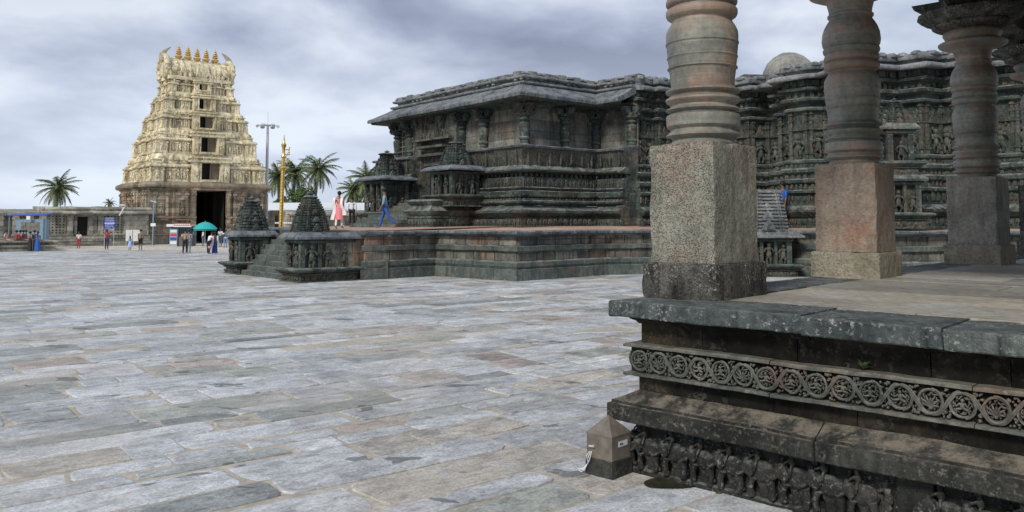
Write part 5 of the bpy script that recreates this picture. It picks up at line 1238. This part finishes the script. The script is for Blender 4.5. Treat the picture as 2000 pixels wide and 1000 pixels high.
# ---------------------------------------------------------------- people
SK = plain('brown_skin', (.22,.12,.08), .6, 0, .05); HAIR = plain('black_hair', (.012,.011,.012), .6, 0, .1)
_cm = {}
def cloth(c):
    if c not in _cm: _cm[c] = plain('cloth_%d' % len(_cm), c, .85, 0, .14, 9, .15)
    return _cm[c]
def skin(name, V, E, mat, parent, T, root=0, sub=1):
    me = bpy.data.meshes.new(name); me.from_pydata([v[0] for v in V], E, []); o = bpy.data.objects.new(name, me); C.objects.link(o)
    s_ = o.modifiers.new('s', 'SKIN'); sk = me.skin_vertices[0].data
    for i, v in enumerate(V):
        r = v[1]; sk[i].radius = (r, r) if not isinstance(r, tuple) else r; sk[i].use_root = (i == root)
    s_.use_smooth_shade = True; u = o.modifiers.new('u', 'SUBSURF'); u.levels = sub
    dg = bpy.context.evaluated_depsgraph_get(); e = o.evaluated_get(dg); q = bpy.data.meshes.new_from_object(e)
    bpy.data.objects.remove(o); bpy.data.meshes.remove(me)
    q.transform(T); q.materials.clear(); q.materials.append(mat); q.name = name
    ob = bpy.data.objects.new(name, q); C.objects.link(ob); ob.parent = parent; ob.matrix_parent_inverse = world(parent).inverted()
    return ob
def person(label, x, y, z, h, rot, top, bot, legs=(0,0), knee=(0,0), arms=((.1,.15),(.1,.15)), lean=0.0, kind='trousers', hair='short', tilt=0.0, group='visitors in the courtyard', scarf=None, sleeves=.5, build=1.0):
    """local frame: facing -y. legs/arms: forward swing in radians (positive = forward); arms: (swing, elbow bend)"""
    t = thing('person', label, 'person', (x, y, z), rot, group); s = h/1.7; T = frame(x, y, rot, z) @ Matrix.Scale(s, 4)
    def fw(p, L, a, side=0.0): return Vector((p[0]+side, p[1]-math.sin(a)*L, p[2]-math.cos(a)*L))
    drop = 0; hip = {}; kn = {}; an = {}; toe = {}
    for i, sx in ((0,-1),(1,1)):
        hip[i] = Vector((sx*.095,0,.90)); kn[i] = fw(hip[i], .43, legs[i]); an[i] = fw(kn[i], .42, legs[i]-knee[i])
        d = legs[i]-knee[i]; toe[i] = an[i]+Vector((sx*.02,-.17*math.cos(d),-.05-.14*math.sin(-d)*1.0))
    low = min(an[0].z, an[1].z)-.075
    for D in (hip, kn, an, toe):
        for i in (0,1): D[i] = D[i]-Vector((0,0,low))
    b = .90-low; ly = -math.sin(lean)
    pel = Vector((0,0,b+.03)); wa = pel+Vector((0,ly*.15,.15)); ch = pel+Vector((0,ly*.38,.36*math.cos(lean))); nk = ch+Vector((0,ly*.16,.15)); hb = nk+Vector((0,ly*.1-.01,.08)); hd = hb+Vector((0,-.015+ly*.1,.09)); cr = hd+Vector((0,.015,.065))
    sh = {}; el = {}; wr = {}; ha = {}
    for i, sx in ((0,-1),(1,1)):
        a, eb = arms[i][:2]; out = arms[i][2] if len(arms[i]) > 2 else .12
        sh[i] = ch+Vector((sx*.185*build,0,.075)); el[i] = sh[i]+Vector((sx*math.sin(out)*.27,-math.sin(a)*.27,-math.cos(a)*.27*math.cos(out)))
        wr[i] = el[i]+Vector((sx*.02,-math.sin(a+eb)*.25,-math.cos(a+eb)*.25)); u = (wr[i]-el[i]).normalized(); ha[i] = wr[i]+u*.075
    V = [(pel,.115),(wa,(.105,.085)),(ch,(.13,.095)),(nk,.052),(hb,.058),(hd,(.082,.09)),(cr,(.068,.075)),(hd+Vector((0,-.09,-.012)),.016)]
    E = [(0,1),(1,2),(2,3),(3,4),(4,5),(5,6),(5,7)]
    for i in (0,1):
        o = len(V); V += [(hip[i],.085),(kn[i],.055),(an[i],.038),(toe[i],.03)]; E += [(0,o),(o,o+1),(o+1,o+2),(o+2,o+3)]
        o = len(V); V += [(sh[i],.05),(el[i],.038),(wr[i],.025),(ha[i],(.03,.016))]; E += [(2,o),(o,o+1),(o+1,o+2),(o+2,o+3)]
        u = (ha[i]-wr[i]).normalized(); sd = Vector((0,1,0)) if abs(u.y) < .8 else Vector((1,0,0)); n = u.cross(sd).normalized()
        for k, (off, ln) in enumerate(((-.027,.055),(-.009,.07),(.009,.066),(.027,.052))):
            v = len(V); V += [(ha[i]+sd*off*.9+u*.02,.0085),(ha[i]+sd*off+u*(.02+ln*.6)+n*.006,.008),(ha[i]+sd*off+u*(.02+ln)+n*.02,.007)]; E += [(o+3,v),(v,v+1),(v+1,v+2)]
        v = len(V); V += [(wr[i]+u*.04-sd*.035,.009),(wr[i]+u*.08-sd*.055,.008)]; E += [(o+3,v),(v,v+1)]
    skin('body', V, E, SK, t, T)
    # head dressing
    m = MB(T); c = hd+Vector((0,.018,.03)); m.ell(c, (.098,.108,.10), 12, 8)
    if hair == 'long': m.ell(c+Vector((0,.06,-.13)), (.09,.06,.17), 10, 7)
    if hair == 'bun': m.ell(c+Vector((0,.11,-.03)), (.055,.055,.055), 9, 6)
    if hair == 'plait': m.tube([c+Vector((0,.08,-.05)), c+Vector((0,.12,-.25)), c+Vector((0,.13,-.45))], [.04,.03,.015], 7)
    m.build('hair', HAIR, t)
    tc, bc = cloth(top), cloth(bot)
    if kind in ('trousers', 'shorts'):
        V = [(pel-Vector((0,0,.02)),.135),(wa,(.128,.105)),(ch,(.152,.115)),(nk-Vector((0,0,.055)),.07)]; E = [(0,1),(1,2),(2,3)]
        for i in (0,1):
            o = len(V); V += [(sh[i],.066),(sh[i].lerp(el[i], min(1,sleeves*2)),.056)]; E += [(2,o),(o,o+1)]
            if sleeves > .55: V += [(el[i].lerp(wr[i], (sleeves-.5)*2),.042)]; E += [(o+1,o+2)]
        skin('shirt', V, E, tc, t, T)
        V = [(pel,.128)]; E = []
        for i in (0,1):
            o = len(V); V += [(hip[i],.098),(kn[i],.074)]; E += [(0,o),(o,o+1)]
            if kind == 'trousers': V += [(kn[i].lerp(an[i],.55),.062),(an[i]+Vector((0,0,.02)),.058)]; E += [(o+1,o+2),(o+2,o+3)]
        skin(kind, V, E, bc, t, T)
        if kind == 'trousers' and legs != (0,0) is False: pass
    else:
        V = [(wa,(.115,.095)),(ch,(.142,.108)),(nk-Vector((0,0,.05)),.066)]; E = [(0,1),(1,2)]
        for i in (0,1): o = len(V); V += [(sh[i],.062),(sh[i].lerp(el[i], min(1,sleeves*2)),.05)]; E += [(1,o),(o,o+1)]
        skin('blouse' if kind != 'kurta' else 'kurta_top', V, E, tc, t, T)
        m = MB(T); hem = {'dress': .42, 'sari': .05, 'kurta': .42}[kind]; n = 24; vs = []; fs = []; zs = [wa.z+.06, wa.z, pel.z, pel.z-.12, (pel.z+hem)/2, hem+.12, hem]
        rs = [.125,.13,.165,.18,.20,.22,.24] if kind != 'kurta' else [.13,.135,.165,.175,.18,.19,.2]
        for j, (zz, rr) in enumerate(zip(zs, rs)):
            for k in range(n): a = 2*math.pi*k/n; f = 1+.05*math.sin(a*7)*(j/6); vs.append((rr*f*math.cos(a), rr*.78*f*math.sin(a)+ly*.1*(1-j/6), zz))
        for j in range(len(zs)-1):
            for k in range(n): fs.append((j*n+k, j*n+(k+1)%n, (j+1)*n+(k+1)%n, (j+1)*n+k))
        m.add(vs, fs, True); m.build({'dress': 'skirt', 'sari': 'sari', 'kurta': 'tunic'}[kind], tc if kind != 'sari' else bc, t)
        if kind != 'sari':
            V = [(pel,.10)]; E = []
            for i in (0,1): o = len(V); V += [(hip[i],.08),(kn[i],.066),(an[i]+Vector((0,0,.03)),.05)]; E += [(0,o),(o,o+1),(o+1,o+2)]
            if kind == 'kurta': skin('leggings', V, E, bc, t, T)
    if scarf:
        m = MB(T); n = 9
        for sx in (-1, 1):
            vs = []; fs = []
            for k in range(n+1):
                f = k/n; zz = ch.z+.12-f*(1.02 if sx > 0 else .80); wv = .03*math.sin(f*7+sx)
                for w_ in (-.05,.08): vs.append((sx*(.14+.10*f)+w_*sx*(.8+f*.6)+wv, .12+.05*math.sin(f*3+1)+wv, zz)); 
                for w_ in (.08,-.05): vs.append((sx*(.14+.10*f)+w_*sx*(.8+f*.6)+wv, .105+.05*math.sin(f*3+1)+wv, zz))
            for k in range(n):
                for q_ in range(4): fs.append((4*k+q_, 4*k+(q_+1)%4, 4*(k+1)+(q_+1)%4, 4*(k+1)+q_))
            fs += [(0,1,2,3),(4*n,4*n+1,4*n+2,4*n+3)]; m.add(vs, fs, True)
        m.build('scarf', cloth(scarf), t)
    return t
def on_terrace(px, d): q = ad(px, 440, d); return q.x, q.y
def pt(px, d, z): return (*on_terrace(px, d), z)
person('woman in a long pink tunic with a white scarf walking on the terrace', *pt(662, 36.6, 1.87), 1.62, R(172), (.86,.27,.29), (.80,.76,.72), (.15,-.12), (0,.15), ((-.1,.2),(.1,.2)), kind='kurta', hair='bun', group='visitors on the terrace', scarf=(.85,.84,.83))
person('man in a white shirt and black trousers seen from behind on the terrace', *pt(687, 44.5, 1.88), 1.60, R(185), (.78,.80,.86), (.02,.02,.025), (.06,-.06), (0,.05), ((-.05,.15),(.1,.2)), group='visitors on the terrace', sleeves=.95)
person('man in a checked blue shirt and jeans striding left past the entrance stairs', *pt(752, 35.4, 1.87), 1.74, R(-86), (.20,.34,.44), (.04,.10,.34), (.30,-.42), (.02,.30), ((-.15,.5),(.12,.35)), lean=.06, group='visitors on the terrace', sleeves=.7)
person('man in a bright blue shirt standing beside the truncated shrine', *pt(1530, 35.3, 1.96), 1.88, R(-70), (.02,.12,.48), (.04,.05,.08), group='visitors on the terrace')
def gp(px, py, hpx, label, rot, top, bot, **k):
    q = at(px, py, 0); h = hpx/F*q.y*.99; person(label, q.x, q.y, 0, h, R(rot), top, bot, **k)
gp(58, 491, 38, 'woman in a dark sari standing by the low platform', 150, (.25,.2,.12), (.03,.028,.03), kind='sari', hair='bun')
gp(66, 490.5, 40, 'man in black standing between two women by the low platform', 170, (.012,.012,.015), (.12,.11,.13))
gp(73, 491, 38, 'woman in a bright blue sari by the low platform', 190, (.05,.13,.4), (.02,.12,.42), kind='sari', hair='plait')
gp(88, 484, 31, 'visitor in dark clothes leaning at the end of the low platform', 60, (.02,.02,.025), (.02,.02,.025), lean=.3)
gp(153.5, 485.5, 33, 'child in a white top and red trousers in front of the cloister door', 10, (.7,.7,.68), (.42,.05,.06), hair='long')
gp(208, 487.5, 38, 'man in a red shirt raising a camera below the blue notice', 185, (.30,.035,.05), (.03,.04,.08), arms=((2.1,.9),(2.1,.9)))
gp(253.5, 489.5, 28, 'girl in a pale blue dress beside the man in shorts', 200, (.35,.5,.8), (.35,.5,.8), kind='dress', hair='long')
gp(274, 489, 40, 'man in an olive shirt and black shorts near the white boards', 175, (.20,.18,.12), (.02,.02,.02), kind='shorts')
gp(361, 495.5, 47, 'man in a khaki shirt and dark trousers standing before the stall', 165, (.34,.28,.2), (.02,.025,.035), legs=(.08,-.1))
gp(368, 494.5, 45, 'man in a grey shirt right behind the khaki shirted man', 200, (.4,.4,.42), (.2,.24,.3), legs=(-.1,.2))
gp(375, 480, 32, 'man in tan clothes at the stall counter', 140, (.5,.48,.45), (.3,.2,.12))
gp(407, 496, 43, 'man in a white shirt bending towards a small child', 150, (.78,.79,.82), (.03,.03,.05), lean=.45, arms=((.6,.3),(.4,.3)))
gp(408.5, 496.5, 19, 'toddler in pink held by the hand of the bending man', 180, (.8,.35,.45), (.06,.04,.05))
gp(419, 495.5, 42, 'woman in a navy blue dress with a white shawl near the umbrella', 215, (.03,.05,.18), (.025,.04,.2), kind='sari', hair='bun', scarf=(.7,.7,.68))
gp(396, 481, 33, 'person in a white shirt standing under the teal umbrella', 120, (.75,.77,.8), (.15,.15,.2))
gp(430, 482, 36, 'man in a white shirt and grey trousers by the tower gate', 170, (.78,.8,.83), (.18,.2,.24))
gp(440, 485, 36, 'man in a white shirt and light blue jeans nearest the dark shrine', 190, (.75,.78,.84), (.18,.30,.5), legs=(.12,-.1))
gp(449, 482, 31, 'child in orange beside the men in white shirts', 180, (.7,.22,.05), (.6,.15,.05))
def seated():
    cols = [((.35,.05,.05),'red'),((.6,.25,.15),'orange'),((.1,.1,.12),'black'),((.5,.1,.15),'crimson'),((.55,.5,.45),'cream')]
    for i, (px, lab) in enumerate(((32,'leftmost of the visitors seated on the low platform'),(39,'second seated visitor from the left on the low platform'),(45,'seated visitor in the middle of the row on the low platform'),(50,'fourth seated visitor from the left on the low platform'),(12,'visitor seated alone at the far left of the platform'))):
        q = ad(px, 470, 63+.3*i); person(lab, q.x, q.y, .30, 1.5, R(160-20*i), cols[i][0], cols[(i+2) % 5][0], legs=(1.45,1.4), knee=(1.5,1.4), hair='bun', group='visitors seated on the platform')
seated()
# ---------------------------------------------------------------- sky, sun, camera
def sky():
    w = bpy.data.worlds.new('World'); bpy.context.scene.world = w; w.use_nodes = True; t = w.node_tree; n = t.nodes; L = t.links.new
    bg = n['Background']; bg.inputs[1].default_value = .093
    s = n.new('ShaderNodeTexSky'); s.sky_type = 'NISHITA'; s.sun_disc = False; s.sun_elevation = R(SUN_E); s.sun_rotation = R(SUN_A); s.air_density = 1.4; s.dust_density = 2.0
    tc = n.new('ShaderNodeTexCoord'); sp = n.new('ShaderNodeSeparateXYZ'); L(tc.outputs['Generated'], sp.inputs[0])
    def mth(op, a, b=0):
        o = n.new('ShaderNodeMath'); o.operation = op
        for i, x in ((0,a),(1,b)):
            if hasattr(x, 'is_output'): L(x, o.inputs[i])
            else: o.inputs[i].default_value = x
        return o.outputs[0]
    z = mth('ADD', mth('MAXIMUM', sp.outputs[2], 0.0), .24)
    cb = n.new('ShaderNodeCombineXYZ'); L(mth('DIVIDE', sp.outputs[0], z), cb.inputs[0]); L(mth('DIVIDE', sp.outputs[1], z), cb.inputs[1]); cb.inputs[2].default_value = SKYZ
    def nz(sc, det, ro, dist, vec=None, loc=(0,0,0)):
        mp = n.new('ShaderNodeMapping'); L(vec or cb.outputs[0], mp.inputs[0]); mp.inputs['Location'].default_value = loc
        o = n.new('ShaderNodeTexNoise'); L(mp.outputs[0], o.inputs['Vector']); o.inputs['Scale'].default_value = sc; o.inputs['Detail'].default_value = det; o.inputs['Roughness'].default_value = ro; o.inputs['Distortion'].default_value = dist; return o.outputs['Fac']
    def rmp(f, st):
        o = n.new('ShaderNodeValToRGB'); L(f, o.inputs[0]); e = o.color_ramp.elements
        while len(e) < len(st): e.new(.5)
        for i, (p, c) in enumerate(st): e[i].position = p; e[i].color = (*(c if isinstance(c, tuple) else (c,)*3), 1)
        return o.outputs[0]
    def mx(f, a, b, mode='MIX'):
        o = n.new('ShaderNodeMix'); o.data_type = 'RGBA'; o.blend_type = mode
        L(f, o.inputs[0]) if hasattr(f, 'is_output') else setattr(o.inputs[0], 'default_value', f)
        for i, x in ((6,a),(7,b)):
            if hasattr(x, 'is_output'): L(x, o.inputs[i])
            else: o.inputs[i].default_value = (*x, 1)
        return o.outputs[2]
    a = nz(1.25, 8, .52, .15); b = nz(.55, 6, .5, .3, loc=(4,2,1))
    cloud = rmp(a, [(.36,(3.1,3.6,5.0)),(.44,(4.3,4.9,6.6)),(.52,(6.1,6.9,8.6)),(.62,(8.9,9.6,10.8))])
    cov = rmp(b, [(.28,.72),(.5,1.0)])
    c = mx(cov, s.outputs[0], cloud)
    low = rmp(sp.outputs[2], [(0.0,1.0),(.10,.55),(.22,0.0)])
    c = mx(mth('MULTIPLY', low, .75), c, (7.6,8.5,9.7))
    c = mx(1.0, c, rmp(sp.outputs[2], [(.06,1.0),(.2,.86),(.55,.84)]), 'MULTIPLY')
    L(c, bg.inputs[0])
SUN_E, SUN_A, SKYZ = 38, 208, 1.9
sky()
sd = bpy.data.lights.new('sun', 'SUN'); sd.energy = 2.3; sd.angle = R(12); sd.color = (1.0,.94,.84); so = bpy.data.objects.new('sun', sd); C.objects.link(so)
dirv = Vector((math.sin(R(SUN_A))*math.cos(R(SUN_E)), math.cos(R(SUN_A))*math.cos(R(SUN_E)), math.sin(R(SUN_E))))
so.rotation_euler = (-dirv).to_track_quat('-Z', 'Y').to_euler(); so.location = dirv*60
cd = bpy.data.cameras.new('camera'); cam = bpy.data.objects.new('camera', cd); C.objects.link(cam); bpy.context.scene.camera = cam
cd.sensor_width = 36; cd.lens = 36*F/2000; cd.shift_y = -(500-CY)/2000; cd.clip_end = 4000; cd.clip_start = .1
cam.location = (0,0,H); cam.rotation_euler = (R(90)+P, 0, 0)
v = bpy.context.scene.view_settings; v.view_transform = 'Standard'; v.look = 'None'; v.exposure = .12; v.gamma = 1; v.use_curve_mapping = False
bpy.context.scene.cycles.max_bounces = 6
